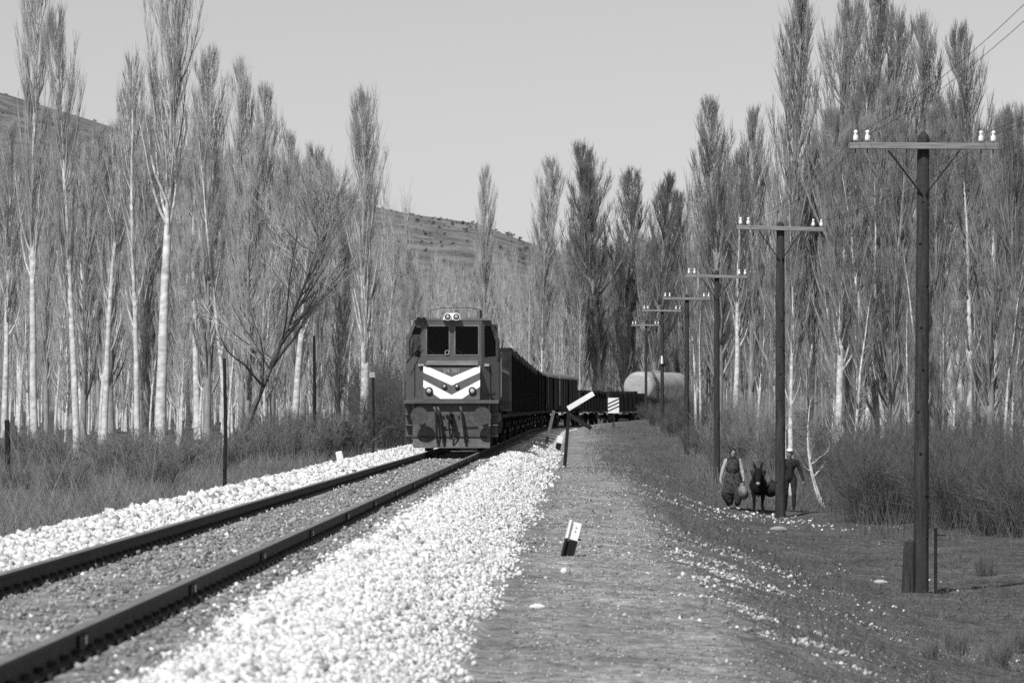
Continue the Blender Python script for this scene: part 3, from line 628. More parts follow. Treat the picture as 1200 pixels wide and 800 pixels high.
for nm, m_, za, zb in (('lower_section', 'black', -.15, .195), ('upper_section', 'white', .196, .41)):
    b = MB(); b.box(-.045, .055, -.012, .012, za, zb); b.box(-.095, -.075, -.05, .05, za, zb + (.01 if zb > .3 else 0)); b.box(-.0745, -.0455, -.008, .008, za, zb - .02); b.build(nm, m_, E, bevel=.004)
b = MB(); b.tube([(.05, -.02, .215), (.085, -.03, .225)], .012, 8); b.build('bolt', 'black', E)
for z_ in (.30, .345): MB().tube([(.0, -.0125, z_), (.0, -.0150, z_)], .009, 8).build('painted_mark', 'steel', E)
p = at(400, 108); E = empty('marker_stone', p); tag(E, 'small white marker stone leaning beside the brushwood side ballast', 'marker'); E.rotation_euler = (0, R(-12), 0)
MB().hexa([(-.11, -.06, -.2), (.11, -.06, -.2), (.11, .06, -.2), (-.11, .06, -.2), (-.09, -.05, .38), (.09, -.05, .38), (.09, .05, .38), (-.09, .05, .38)]).build('stone_block', 'white', E, bevel=.02)
MB().box(-.115, .115, -.066, .066, -.1, .1).build('dark_foot', 'dark', E)
# posts along the brushwood side
for (xp, Y, yt, wd, label, cap) in [(263, 73, 420, .07, 'tall thin dark post rising from the ballast edge below the spreading tree', 0), (8, 76, 492, .11, 'short dark post in the brush at the left edge of the picture', 0),
                                    (368, 128, 393, .11, 'tall dark post among the thin trunks between the spreading tree and the poplar', 0), (437, 135, 438, .09, 'thin dark post with a pale box on top beside the pale forked poplar', 1)]:
    p = at(xp, Y); E = empty('line_post', p); h = zy(yt, Y) - p[2]; tag(E, label, 'post', 'posts on the brushwood side')
    MB().tube([(0, 0, -.2), (.02, 0, h * .5), (0, 0, h)], [wd * .55, wd * .5, wd * .42], 8).build('post', 'dark', E)
    if cap: MB().box(-.12, .08, -.07, .07, h - .13, h + .06).build('box', 'tank', E, bevel=.01)
# point lever debris beside the loco
p = at(646, 148); E = empty('leaning_post', p); tag(E, 'dark rail stub leaning over beside the shadowed ballast', 'post'); z = zy(481, 148) - p[2]
MB().bar((-.25, 0, -.1), (.10, .1, z), .12, .10).build('stub', 'steel', E)
p = at(653, 146); E = empty('painted_block', p); tag(E, 'small block painted white above black beside the leaning rail stub', 'marker'); E.rotation_euler = (0, R(14), 0)
MB().box(-.10, .10, -.08, .08, -.2, .30).build('block_base', 'black', E, bevel=.01); MB().box(-.10, .10, -.08, .08, .301, .58).build('block_top', 'white', E, bevel=.01)

# ------------------------------------------------------------------ people and donkey (one continuous skin each)
def blend_body(name, caps, balls, mats, rule, parent, voxel=.014):
    b = MB()
    for pts, rs_ in caps:
        b.tube(pts, rs_, 12)
        for q, r_ in zip(pts, rs_): b.ball(q, r_ * .99, 10)
    for c_, r_ in balls: b.ball(c_, r_, 14)
    o = b.build(name, 'skin', None); mo = o.modifiers.new('r', 'REMESH'); mo.mode = 'VOXEL'; mo.voxel_size = voxel
    ms = o.modifiers.new('s', 'SMOOTH'); ms.factor = .5; ms.iterations = 3; bpy.context.view_layer.update()
    me = bpy.data.meshes.new_from_object(o.evaluated_get(bpy.context.evaluated_depsgraph_get())); bpy.data.objects.remove(o)
    me.materials.clear()
    for k in mats: me.materials.append(M[k])
    for pgn in me.polygons: pgn.material_index = rule(pgn.center); pgn.use_smooth = True
    r_ = obj(name, me, parent); return r_
def hand(caps, w_, sx, curl=.5):
    w_ = Vector(w_); caps.append(([w_, w_ + Vector((0, -.01, -.07))], [.026, .036]))
    for k, L_ in enumerate((.065, .075, .07, .055)):
        a = w_ + Vector((0, -.034 + .022 * k, -.085)); caps.append(([a, a + Vector((0, -.004, -L_ * .55)), a + Vector((-sx * .02 * curl, -.008, -L_))], [.0105, .0095, .008]))
    a = w_ + Vector((-sx * .008, -.03, -.03)); caps.append(([a, a + Vector((-sx * .012, -.03, -.035)), a + Vector((-sx * .012, -.035, -.06))], [.012, .010, .008]))
def figure(loc, H, parts, label, cap=None, rz=0.0, woman=False, seated=False):
    E = empty('person', loc, rz); tag(E, label, 'person'); k = H / 1.65; V_ = lambda *a: Vector(a) * k
    caps = []; balls = [((0, -.005 * k, 1.53 * k), (.078 * k, .095 * k, .115 * k)), ((0, -.10 * k, 1.52 * k), (.013 * k, .022 * k, .022 * k)), ((-.078 * k, .01, 1.53 * k), (.012 * k, .022 * k, .03 * k)), ((.078 * k, .01, 1.53 * k), (.012 * k, .022 * k, .03 * k)), ((0, -.075 * k, 1.46 * k), (.035 * k, .03 * k, .03 * k))]
    caps.append(([V_(0, .02, 1.36), V_(0, .0, 1.46)], [.055 * k, .052 * k]))
    caps.append(([V_(-.13, .02, 1.33), V_(.13, .02, 1.33)], [.07 * k, .07 * k])); caps.append(([V_(0, .02, 1.28), V_(0, .01, 1.05), V_(0, .02, .92)], [.125 * k, .12 * k, .14 * k]))
    caps.append(([V_(-.07, 0, 1.22), V_(.07, 0, 1.22)], [.11 * k, .11 * k])); caps.append(([V_(-.07, .02, .90), V_(.07, .02, .90)], [.115 * k, .115 * k]))
    for sx in (-1, 1):
        st = parts['stride'] * sx
        if seated:
            caps.append(([V_(sx * .09, 0, .88), V_(sx * .11, -.40, .88), V_(sx * .11, -.42, .48)], [.09 * k, .065 * k, .045 * k])); caps.append(([V_(sx * .11, -.42, .46), V_(sx * .11, -.58, .43)], [.045 * k, .035 * k]))
        else:
            caps.append(([V_(sx * .09, 0, .88), V_(sx * .10, -st * .5 - .04, .48), V_(sx * .10, -st * .75 + .04 * abs(st) * 5, .10)], [.095 * k, .062 * k, .042 * k]))
            caps.append(([V_(sx * .10, -st * .75 + .04 * abs(st) * 5, .06), V_(sx * .115, -st * .75 - .14, .035)], [.042 * k, .032 * k]))
        e, w_ = parts['elbow'][sx], parts['wrist'][sx]
        caps.append(([V_(sx * .18, .02, 1.33), V_(*e), V_(*w_)], [.058 * k * (1.15 if woman else 1), .043 * k * (1.35 if woman else 1.15), .028 * k * (1.25 if woman else 1)])); hand(caps, V_(*w_), sx)
    body = blend_body('body', caps, balls, parts['mats'], parts['rule'](k), E)
    # face and hair
    b = MB()
    for sx in (-1, 1): b.ball((sx * .03 * k, -.092 * k, 1.54 * k), (.012 * k, .008 * k, .007 * k), 8)
    b.ball((0, -.098 * k, 1.475 * k), (.024 * k, .008 * k, .006 * k), 8); b.build('facial_features', 'dark', body)
    for nm, fn, m_ in parts['extra']: fn(k).build(nm, m_, E, smooth=True)
    return E
def hair(k): b = MB(); b.ball((0, .018 * k, 1.562 * k), (.084 * k, .094 * k, .10 * k), 16); return b
def wcap(k): b = MB(); b.ball((0, .0, 1.615 * k), (.088 * k, .10 * k, .055 * k), 16); b.ball((0, -.10 * k, 1.60 * k), (.06 * k, .05 * k, .012 * k), 12); return b
def scarf(k):
    b = MB(); b.ball((0, .02 * k, 1.555 * k), (.094 * k, .10 * k, .118 * k), 18); b.tube([(0, .01, 1.44 * k), (0, .02, 1.38 * k), (0, .0, 1.30 * k), (0, -.12 * k, 1.18 * k)], [.085 * k, .11 * k, .12 * k, .02 * k], 16); return b
def skirt(k):   # baggy shalwar: full hips, two billowing legs gathered at the ankles
    b = MB(); n = 24
    def loft(rings):
        vs = []; fs = []
        for i, (cx, cy, z, rx, ry) in enumerate(rings):
            for j in range(n):
                a = 2 * math.pi * j / n; f = 1 + .09 * math.sin(a * 6 + i * .8) * min(1, i / 2); vs.append(((cx + rx * math.cos(a) * f) * k, (cy + ry * math.sin(a) * f) * k, z * k))
        for i in range(len(rings) - 1):
            for j in range(n): fs.append((i * n + j, i * n + (j + 1) % n, (i + 1) * n + (j + 1) % n, (i + 1) * n + j))
        fs.append(tuple(range(n))[::-1]); fs.append(tuple((len(rings) - 1) * n + j for j in range(n))); b.add(vs, fs)
    loft([(0, .01, 1.06, .16, .14), (0, .01, .98, .20, .17), (0, .0, .85, .23, .19), (0, 0, .66, .25, .20), (-.02, 0, .50, .24, .19), (-.04, .02, .36, .15, .14)])
    loft([(-.08, .02, .80, .14, .15), (-.13, .03, .55, .17, .18), (-.13, .05, .38, .17, .17), (-.10, .07, .24, .12, .12), (-.08, .07, .13, .07, .07)])
    loft([(.08, -.02, .80, .13, .14), (.11, -.06, .55, .15, .16), (.12, -.09, .38, .14, .14), (.11, -.12, .25, .09, .10), (.10, -.13, .13, .06, .07)])
    return b
def vest(k): b = MB(); b.tube([(0, .015, .96 * k), (0, .015, 1.15 * k), (0, .015, 1.28 * k), (0, .015, 1.36 * k)], [.172 * k, .180 * k, .178 * k, .12 * k], 20); return b
def rule_woman(k):
    def f(c):
        if c.z > 1.40 * k: return 0
        if abs(c.x) > .17 * k and c.z > .80 * k: return 1
        if abs(c.x) > .24 * k: return 0
        return 2 if c.z > .10 * k else 1
    return f
def rule_man(k):
    def f(c):
        if c.z > 1.40 * k: return 0
        if abs(c.x) > .2 * k and c.z < .80 * k and c.z > .5 * k: return 0
        return 1 if c.z > .86 * k else 2
    return f
wm = dict(stride=.16, elbow={-1: (-.28, .03, 1.08), 1: (.25, .0, 1.07)}, wrist={-1: (-.35, -.02, .82), 1: (.28, -.06, .84)}, mats=['skin', 'cloth_lt', 'cloth_md'], rule=rule_woman,
          extra=[('head_scarf', scarf, 'cloth_dk'), ('vest', vest, 'cloth_md'), ('baggy_trousers', skirt, 'cloth_md')])
p = at(859, 98); figure((p[0], p[1], p[2]), 1.55, wm, 'woman in light sleeves, dark headscarf and baggy trousers walking beside the donkey', woman=True, rz=R(8))
mn = dict(stride=.14, elbow={-1: (-.24, .03, 1.06), 1: (.29, .04, 1.07)}, wrist={-1: (-.25, -.1, .86), 1: (.36, -.02, .83)}, mats=['skin', 'cloth_dk', 'cloth_dk'], rule=rule_man,
          extra=[('hair', hair, 'black'), ('cap', wcap, 'white')])
p = at(925.5, 99); figure((p[0], p[1], p[2]), 1.63, mn, 'man in dark clothes and a white cap walking half hidden behind a telegraph pole')
dr = dict(stride=0, elbow={-1: (-.26, -.05, 1.07), 1: (.26, -.08, 1.07)}, wrist={-1: (-.2, -.30, 1.0), 1: (.2, -.30, 1.0)}, mats=['skin', 'cloth_dk', 'cloth_dk'], rule=rule_man, extra=[('hair', hair, 'black')])
x, y, t = track(107.0); dv = figure((x - 1.0 + .03, y + 1.95, 1.50 - .22), 1.6, dr, 'driver in dark clothes sitting behind the open corner window of the cab', seated=True)
# donkey, facing the camera
p = at(888.5, 97.2); D = empty('donkey', p, R(-4)); tag(D, 'dark donkey with upright ears carrying side bags between the two walkers', 'donkey')
dc = [([(0, .25, .72), (0, .75, .70), (0, 1.25, .76)], [.20, .235, .20]), ([(0, .2, .78), (0, .02, .95), (0, -.08, 1.05)], [.15, .115, .095]), ([(0, -.06, 1.06), (0, -.20, .93), (0, -.31, .80), (0, -.335, .765)], [.10, .085, .062, .055]),
      ([(0, 1.32, .85), (0, 1.46, .72), (0, 1.47, .40)], [.03, .025, .03])]
for sx in (-1, 1):
    dc.append(([(sx * .045, -.02, 1.10), (sx * .085, .0, 1.20), (sx * .125, .0, 1.33)], [.028, .036, .010]))
    dc.append(([(sx * .11, .22, .66), (sx * .105, .20, .36), (sx * .10, .21, .10), (sx * .10, .19, .03)], [.085, .046, .03, .044]))
    dc.append(([(sx * .12, 1.22, .70), (sx * .12, 1.12, .52), (sx * .12, 1.32, .36), (sx * .12, 1.28, .10), (sx * .12, 1.26, .03)], [.12, .075, .045, .032, .044]))
blend_body('body', dc, [((0, .2, .66), (.19, .16, .20))], ['fur', 'muzzle'], lambda c: 1 if (c.y < -.30 and c.z < .80) else 0, D, .016)
b = MB(); b.tube([(-.17, .55, .95), (0, .55, 1.02), (.17, .55, .95)], [.12, .13, .12], 12); b.build('pack_saddle', 'cloth_dk', D, smooth=True)
def bag(cx, m_, label, w_=.19, h_=.26, cz=.58):
    b = MB(); b.ball((0, 0, 0), (w_, .28, h_), 16); b.tube([(0, 0, h_ * .85), (-.04 * (1 if cx > 0 else -1), 0, h_ * 1.25)], [.07, .03], 8); o = b.build('side_bag', m_, None, smooth=True)
    o.location = (p[0] + cx, p[1] + .62, p[2] + cz); o.rotation_euler = (0, R(14 if cx > 0 else -14), 0); tag(o, label, 'bag')
bag(-.34, 'burlap', 'pale full sack hanging between the woman and the donkey', .13, .19, .52); bag(.36, 'cloth_dk', 'dark sack hanging from the donkey on the side of the pole', .19, .2, .60)

# ------------------------------------------------------------------ trees
def unit(v): return v / (np.linalg.norm(v) + 1e-9)
def grow(rs, p, d, L, r, n, lift, wob):
    """curved branch: returns list of (p0, p1, r0, r1)"""
    out_ = []; st = L / n
    for i in range(n):
        d = unit(d + np.array([0, 0, lift]) + rs.normal(size=3) * wob); q = p + d * st
        out_.append((p, q, r * (1 - .8 * i / n), r * (1 - .8 * (i + 1) / n))); p = q
    return out_
def tree_mesh(rs, name, H, r0, bare, nb, spread, blen, ntw, tw_len, trunk_mat, twig_mat, limbs=0, lean=(0, 0), tr=.0055, start_ang=.75, lift=.28, sub=3, wob=.06, keep=.06, bias=0.0):
    big, mid, tw = [], [], []
    # trunk
    n = 16; p = np.zeros(3) - np.array([0, 0, .25]); d = unit(np.array([lean[0], lean[1], 1.0])); tp = []
    for i in range(n):
        f0, f1 = i / n, (i + 1) / n; d = unit(d + rs.normal(size=3) * np.array([1, 1, 0]) * .018 + np.array([-lean[0] * keep, -lean[1] * keep, .04 if keep > .03 else 0])); q = p + d * H / n
        fl = 1.35 if i == 0 else 1.0
        big.append((p, q, r0 * fl * (1 - .95 * f0) ** .9, r0 * (1 - .95 * f1) ** .9)); tp.append((p, q)); p = q
    def on_trunk(f):
        k = min(int(f * n), n - 1); a, b_ = tp[k]; return a + (b_ - a) * (f * n - k)
    for k in range(nb):
        f = bare + (0.97 - bare) * ((k + rs.rand()) / nb) ** .9; az = rs.uniform(0, 2 * math.pi) if rs.rand() > bias else rs.normal() * .6; base = on_trunk(f)
        env = math.sin(min(1.0, (f - bare) / (1 - bare) * 1.25 + .28) * math.pi * .5 if f < .75 else math.pi * .5)
        L = blen * H * (1 - f) ** .75 * env * rs.uniform(.6, 1.25) + .045 * H * min(1, (1 - f) * 6 + .25); L = min(L, (1.02 - f) * H * 1.08)
        ang = start_ang * rs.uniform(.6, 1.2) * spread; d0 = np.array([math.cos(az) * math.sin(ang), math.sin(az) * math.sin(ang), math.cos(ang)])
        br = grow(rs, base, d0, L, min(r0 * (1 - f) * .42 + .008, .07) , 6, lift, wob); (big if k < limbs else mid).extend(br)
        for j in range(ntw):
            u_ = rs.uniform(.12, 1.0); s_ = br[min(int(u_ * 6), 5)]; b0 = s_[0] + (s_[1] - s_[0]) * (u_ * 6 % 1); dd = unit(s_[1] - s_[0]); side = unit(rs.normal(size=3) * np.array([1, 1, .4]))
            d1 = unit(dd + side * .38 * spread + np.array([0, 0, .5 if start_ang < .78 and lift > .2 else 0])); L1 = tw_len * rs.uniform(.4, 1.3) * (1.1 - .45 * u_) * min(1, .5 + (1 - f) * 3); e = b0 + d1 * L1; d2 = unit(d1 + np.array([0, 0, .35])); tw.append((b0, e, tr, tr * .6))
            for s2 in range(sub):
                u2 = rs.uniform(.2, 1); b1 = b0 + (e - b0) * u2; d3 = unit(d2 + unit(rs.normal(size=3)) * .34 * spread + np.array([0, 0, .3 if lift > .2 else .1])); tw.append((b1, b1 + d3 * L1 * rs.uniform(.35, .75), tr * .75, tr * .4))
    def arr(l): return [np.array([a[i] for a in l]) for i in range(4)]
    V1, F1 = segs_mesh(*arr(big), 8); tm = np_mesh(name + '_trunk', V1, F1, trunk_mat, None, True)
    V2, F2 = segs_mesh(*arr(mid), 4); V3, F3 = segs_mesh(*arr(tw), 3)
    cm = np_mesh(name + '_crown', np.concatenate([V2, V3]), np.concatenate([F2, F3 + len(V2)]), twig_mat, None, False)
    return tm, cm, H
rs = np.random.RandomState(100); PROTO = {}
for i in range(4): PROTO['tall%d' % i] = tree_mesh(rs, 'poplar', 14, .16, .33, 60, .85, .32, 20, .85, 'bark_pale', 'twig', limbs=4)
for i in range(3): PROTO['dense%d' % i] = tree_mesh(rs, 'column_poplar', 14, .15, .13, 92, .78, .28, 20, .8, 'bark_grey', 'twig', limbs=5)
for i in range(2): PROTO['thin%d' % i] = tree_mesh(rs, 'slim_poplar', 12, .10, .30, 40, .6, .20, 14, .8, 'bark_pale', 'twig_pale', limbs=2, sub=2)
for i in range(2): PROTO['sap%d' % i] = tree_mesh(rs, 'sapling', 9, .065, .16, 44, .9, .20, 11, .75, 'bark_pale', 'twig_pale', limbs=2, sub=2)
for i in range(2): PROTO['darkd%d' % i] = tree_mesh(rs, 'dark_poplar', 14, .16, .12, 100, .8, .28, 24, .8, 'bark_grey', 'twig_dark', limbs=3)
PROTO['fork'] = tree_mesh(rs, 'forked_poplar', 12, .19, .24, 70, .9, .34, 20, .9, 'bark_pale', 'twig', limbs=14, start_ang=.6)
PROTO['old'] = tree_mesh(rs, 'old_poplar', 16, .175, .40, 80, .95, .42, 18, 1.0, 'bark_pale', 'twig', limbs=12, start_ang=.55)
PROTO['spread'] = tree_mesh(rs, 'spreading', 8.0, .095, .22, 44, 1.15, .72, 18, .8, 'bark_dark', 'twig', limbs=34, keep=.012, bias=.45, lean=(.50, .1), start_ang=.85, lift=.10, sub=3, wob=.10, tr=.008)
PROTO['crook'] = tree_mesh(rs, 'crooked', 4.2, .10, .30, 22, 1.3, .5, 22, .6, 'bark_pale', 'twig', limbs=5, lean=(-.55, 0), start_ang=.8, lift=.16, sub=3, wob=.28)
def shrub_mesh(rs, name, H, Rd, ns, twig_mat, tr=.005):
    st, tw = [], []
    for k in range(ns):
        a = rs.uniform(0, 6.283); r_ = Rd * .55 * math.sqrt(rs.rand()); b0 = np.array([r_ * math.cos(a), r_ * math.sin(a), -.1]); out_d = np.array([math.cos(a), math.sin(a), 0]) * rs.uniform(.05, .5)
        L = H * rs.uniform(.5, 1.05); br = grow(rs, b0, unit(out_d + np.array([0, 0, 1])), L, rs.uniform(.008, .02), 4, .06, .12); st += br
        for j in range(16):
            u_ = rs.uniform(.15, 1); s_ = br[min(int(u_ * 4), 3)]; q = s_[0] + (s_[1] - s_[0]) * (u_ * 4 % 1); d1 = unit(unit(s_[1] - s_[0]) + unit(rs.normal(size=3)) * .65); L1 = H * rs.uniform(.12, .32); e = q + d1 * L1; tw.append((q, e, tr, tr * .6))
            for s2 in range(3): b1 = q + (e - q) * rs.uniform(.2, 1); tw.append((b1, b1 + unit(d1 + unit(rs.normal(size=3)) * .8) * L1 * .6, tr * .7, tr * .4))
    def arr(l): return [np.array([a[i] for a in l]) for i in range(4)]
    V1, F1 = segs_mesh(*arr(st), 5); V3, F3 = segs_mesh(*arr(tw), 3)
    return np_mesh(name + '_stems', V1, F1, 'bark_dark'), np_mesh(name + '_crown', V3, F3, twig_mat), H
for i in range(3): PROTO['shrub%d' % i] = shrub_mesh(rs, 'shrub', 2.4, 1.5, 70, 'twig_shrub')
for i in range(2): PROTO['lshrub%d' % i] = shrub_mesh(rs, 'grey_shrub', 2.6, 1.5, 50, 'twig')
for i in range(2): PROTO['brush%d' % i] = shrub_mesh(rs, 'low_shrub', 1.1, .9, 45, 'twig_dark', .0045)
tr_r = random.Random(4)
def tree(kind, X, Y, h, label, group, name='poplar_tree', wf=1.0, rz=None, cat='tree', cm_=None):
    tm, cm, H = PROTO[kind]; E = empty(name, (X, Y, g1(X, Y)), tr_r.uniform(0, 6.28) if rz is None else rz); k = h / H; E.scale = (k * wf, k * wf, k)
    tk_ = obj('trunk' if cat == 'tree' else 'stems', tm, E)
    if cat != 'tree': tk_['kind'] = 'stuff'
    co = obj('crown', cm, E); tag(E, label, cat, group)
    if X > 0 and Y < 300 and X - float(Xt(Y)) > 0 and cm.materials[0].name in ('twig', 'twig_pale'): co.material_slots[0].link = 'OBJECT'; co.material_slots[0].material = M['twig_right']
    return E
def ptree(kind, xp, Y, ytop, label, group='poplars that stand out by the line', wf=1.0, name='poplar_tree', rz=None):
    X = px(xp, Y); return tree(kind, X, Y, zy(ytop, Y) - g1(X, Y), label, group, name, wf, rz)
ptree('tall0', 40, 128, -50, 'tall poplar with pale trunk nearest the left edge of the picture', wf=.75)
ptree('tall1', 90, 98, 12, 'pale trunked poplar, second of the tall ones from the left edge', wf=.8)
ptree('old', 187, 112, -110, 'thickest poplar, white trunk and ascending limbs running out of the top', wf=1.0)
ptree('thin0', 160, 118, 60, 'slim pale poplar close to the left of the thickest white trunk', wf=1.0)
ptree('thin1', 122, 128, 90, 'slim poplar between the second tall trunk and the thickest white trunk', wf=1.2)
ptree('dense0', 243, 150, 58, 'bushy poplar just right of the thickest white trunk', wf=1.0)
ptree('dense1', 283, 158, 72, 'poplar rising behind the leaning spreading tree, taller of the two there', wf=.95)
ptree('dense2', 318, 168, 100, 'poplar rising behind the crown of the spreading tree, lower one', wf=1.0)
ptree('thin1', 264, 122, 150, 'pale slim trunk right behind the foot of the leaning spreading tree', wf=1.0)
ptree('dense1', 372, 205, 190, 'grey poplar between the spreading tree and the pale forked poplar', wf=1.0)
tree('spread', px(268, 120), 120, zy(165, 120) - g1(px(268, 120), 120), 'dark spreading tree leaning to the right with wide bare branches', None, 'spreading_tree', .85, rz=0.0)
ptree('fork', 427, 152, 112, 'pale forked poplar standing alone left of the locomotive', wf=.95)
ptree('dense0', 567, 330, 196, 'narrow distant poplar rising above the ridge behind the locomotive', wf=.85)
ptree('dense1', 630, 335, 186, 'tall distant poplar above the ridge, right of the narrow one', wf=1.3)
ptree('darkd0', 678, 352, 195, 'dark poplar at the near side of the dense clump above the wagons', wf=1.5)
ptree('darkd1', 703, 345, 168, 'tallest dark poplar of the dense clump above the low black wagons', wf=1.6)
ptree('darkd0', 733, 356, 200, 'dark poplar closing the dense clump towards the tank wagon', wf=1.5)
ptree('darkd1', 765, 350, 204, 'dark poplar directly above the pale tank wagon', wf=1.4)
ptree('darkd0', 795, 360, 226, 'low dark poplar between the tank wagon clump and the right hand grove', wf=1.4)
ptree('dense2', 842, 195, 115, 'first poplar of the right hand grove, behind the third telegraph pole', wf=1.25)
ptree('dense0', 880, 205, 128, 'narrow poplar left of the second telegraph pole', wf=1.1)
ptree('dense1', 923, 172, -15, 'very tall poplar directly behind the second telegraph pole', wf=1.15)
ptree('dense2', 985, 170, -5, 'tall poplar left of the nearest telegraph pole, first of a tight row', wf=1.25)
ptree('tall2', 1015, 166, -25, 'tallest poplar behind the left arm of the nearest telegraph pole', wf=1.3)
ptree('dense0', 1050, 172, 12, 'poplar directly left of the nearest telegraph pole top', wf=1.25)
ptree('dense1', 1084, 182, 22, 'poplar directly behind the nearest telegraph pole', wf=1.2)
ptree('dense2', 1138, 170, 32, 'poplar standing clear behind the right arm of the nearest pole', wf=1.1)
ptree('dense0', 1197, 165, 125, 'poplar cut by the right edge of the picture', wf=.9)
ptree('thin0', 927, 118, 235, 'pale slim trunk beside the second telegraph pole and the man', wf=1.2)
ptree('thin1', 816, 186, 330, 'pair of pale slim stems beside the fourth telegraph pole, left one', wf=1.2)
ptree('thin0', 820.5, 186, 338, 'pair of pale slim stems beside the fourth telegraph pole, right one', wf=1.2)
ptree('thin1', 1012, 128, 190, 'white trunk in the thicket left of the nearest telegraph pole', wf=1.6)
ptree('thin0', 1035, 132, 205, 'pale trunk close to the left of the nearest telegraph pole', wf=1.4)
ptree('crook', 968, 104, 455, 'crooked pale little tree leaning over beside the man', None, .9, 'crooked_tree', 0.0)
# groves: trees that nothing tells apart share a label
def clear(X, Y, m):
    d = X - float(Xt(Y)); return d < -m or d > m
ng = 0
rg_ = random.Random(12)
def grove(n, xr, yr, tops, kinds, label, group, wr=(.9, 1.35), m=6.5, rmin=0):
    c = 0; tries = 0
    while c < n and tries < n * 30:
        tries += 1; Y = math.exp(rg_.uniform(math.log(yr[0]), math.log(yr[1]))); xp = rg_.uniform(*xr); X = px(xp, Y); d = X - float(Xt(Y))
        if abs(d) < m + (Y - 100) * .006: continue
        if d > 0 and 5 < d < 10.5 and Y < 200: continue
        yt = float(np.interp(xp, tops[0], tops[1])) + rg_.uniform(-10, 60) + max(0, 150 - Y) * .5
        h = zy(yt, Y) - g1(X, Y)
        if h < 4: continue
        tree(rg_.choice(kinds), X, Y, min(h, 17), label, group, 'poplar_tree', rg_.uniform(*wr)); c += 1
grove(56, (-40, 460), (140, 330), ([-40, 90, 200, 330, 400, 460], [120, 150, 120, 140, 220, 290]), ['tall0', 'tall1', 'dense0', 'dense1', 'dense2', 'tall2'], 'grey bare poplar deep in the crowded grove left of the track', 'poplars of the left grove')
grove(60, (-40, 470), (132, 280), ([-40, 200, 330, 470], [290, 270, 290, 330]), ['thin0', 'thin1', 'sap0', 'sap1'], 'thin pale stemmed young poplar in the grove left of the track', 'young poplars of the left grove')
grove(52, (430, 670), (230, 420), ([430, 560, 670], [290, 310, 320]), ['thin0', 'sap0', 'sap1', 'dense0', 'tall1', 'thin1'], 'light grey poplar in the distant grove behind the locomotive', 'poplars of the distant grove', m=6)
grove(26, (640, 840), (345, 420), ([640, 840], [215, 235]), ['dense0', 'darkd0', 'darkd1', 'dense2'], 'bare poplar packed into the clump behind the wagons', 'poplars behind the wagons', m=6)
grove(46, (800, 1240), (130, 290), ([800, 850, 920, 1000, 1240], [250, 170, 140, 90, 130]), ['dense0', 'dense1', 'dense2', 'tall0', 'tall2'], 'grey bare poplar deep in the crowded grove right of the poles', 'poplars of the right grove', m=9)
grove(46, (860, 1240), (112, 200), ([860, 1240], [280, 290]), ['thin0', 'thin1', 'sap0', 'sap1'], 'thin pale stemmed young poplar in the grove right of the poles', 'young poplars of the right grove', m=10)
# the far wood, one mass behind the groves
rs = np.random.RandomState(55); A = [[], [], [], []]; tn = []
def far_tree(X, Y, h, tone_):
    z = g1(X, Y); L = []
    tp = np.array([X, Y, z]); wob = rs.normal(size=2) * .15
    L.append((tp, tp + np.array([wob[0], wob[1], h * .5]), .055, .035)); L.append((tp + np.array([wob[0], wob[1], h * .5]), tp + np.array([wob[0] * 1.5, wob[1], h]), .035, .008))
    n = 150; f = rs.uniform(.08, .97, n); az = rs.uniform(0, 6.283, n); r_ = (.06 + .5 * np.sin(np.clip(f * 1.1, 0, 1) * math.pi) ** .7) * rs.uniform(.1, 1, n)
    b = np.stack([X + wob[0] * f * 1.4 + r_ * np.cos(az), Y + r_ * np.sin(az), z + h * f], 1); l = h * rs.uniform(.06, .16, n); e = b + np.stack([np.cos(az) * l * .2 + rs.normal(size=n) * .06, np.sin(az) * l * .2, l], 1)
    A[0].append(np.stack([q[0] for q in L])); A[1].append(np.stack([q[1] for q in L])); A[2].append([q[2] for q in L]); A[3].append([q[3] for q in L]); tn.append(np.full(2, tone_ * 1.6))
    A[0].append(b); A[1].append(e); A[2].append(np.full(n, .014)); A[3].append(np.full(n, .006)); tn.append(np.clip(rs.normal(tone_, .07, n), .08, .6))
def far_wood(n, xr, yr, y0, y1, tone_):
    for _ in range(n):
        Y = rs.uniform(*yr); xp = rs.uniform(*xr); X = px(xp, Y)
        if abs(X - float(Xt(Y))) < 9: continue
        far_tree(X, Y, min(max(zy(rs.uniform(y0, y1), Y) - g1(X, Y), 4), 17), tone_)
far_wood(220, (-60, 480), (200, 330), 200, 330, .40); far_wood(130, (420, 690), (330, 420), 290, 360, .42); far_wood(80, (640, 830), (370, 420), 240, 320, .28); far_wood(150, (800, 1260), (200, 300), 190, 300, .26)
V, F = segs_mesh(np.concatenate(A[0]), np.concatenate(A[1]), np.concatenate(A[2]), np.concatenate(A[3]), 3)
tag(obj('far_wood', np_mesh('far_wood', V, F, 'dry', np.repeat(np.concatenate(tn), 6))), 'hazy grey mass of bare woodland behind the poplars', 'wood', kind='stuff')
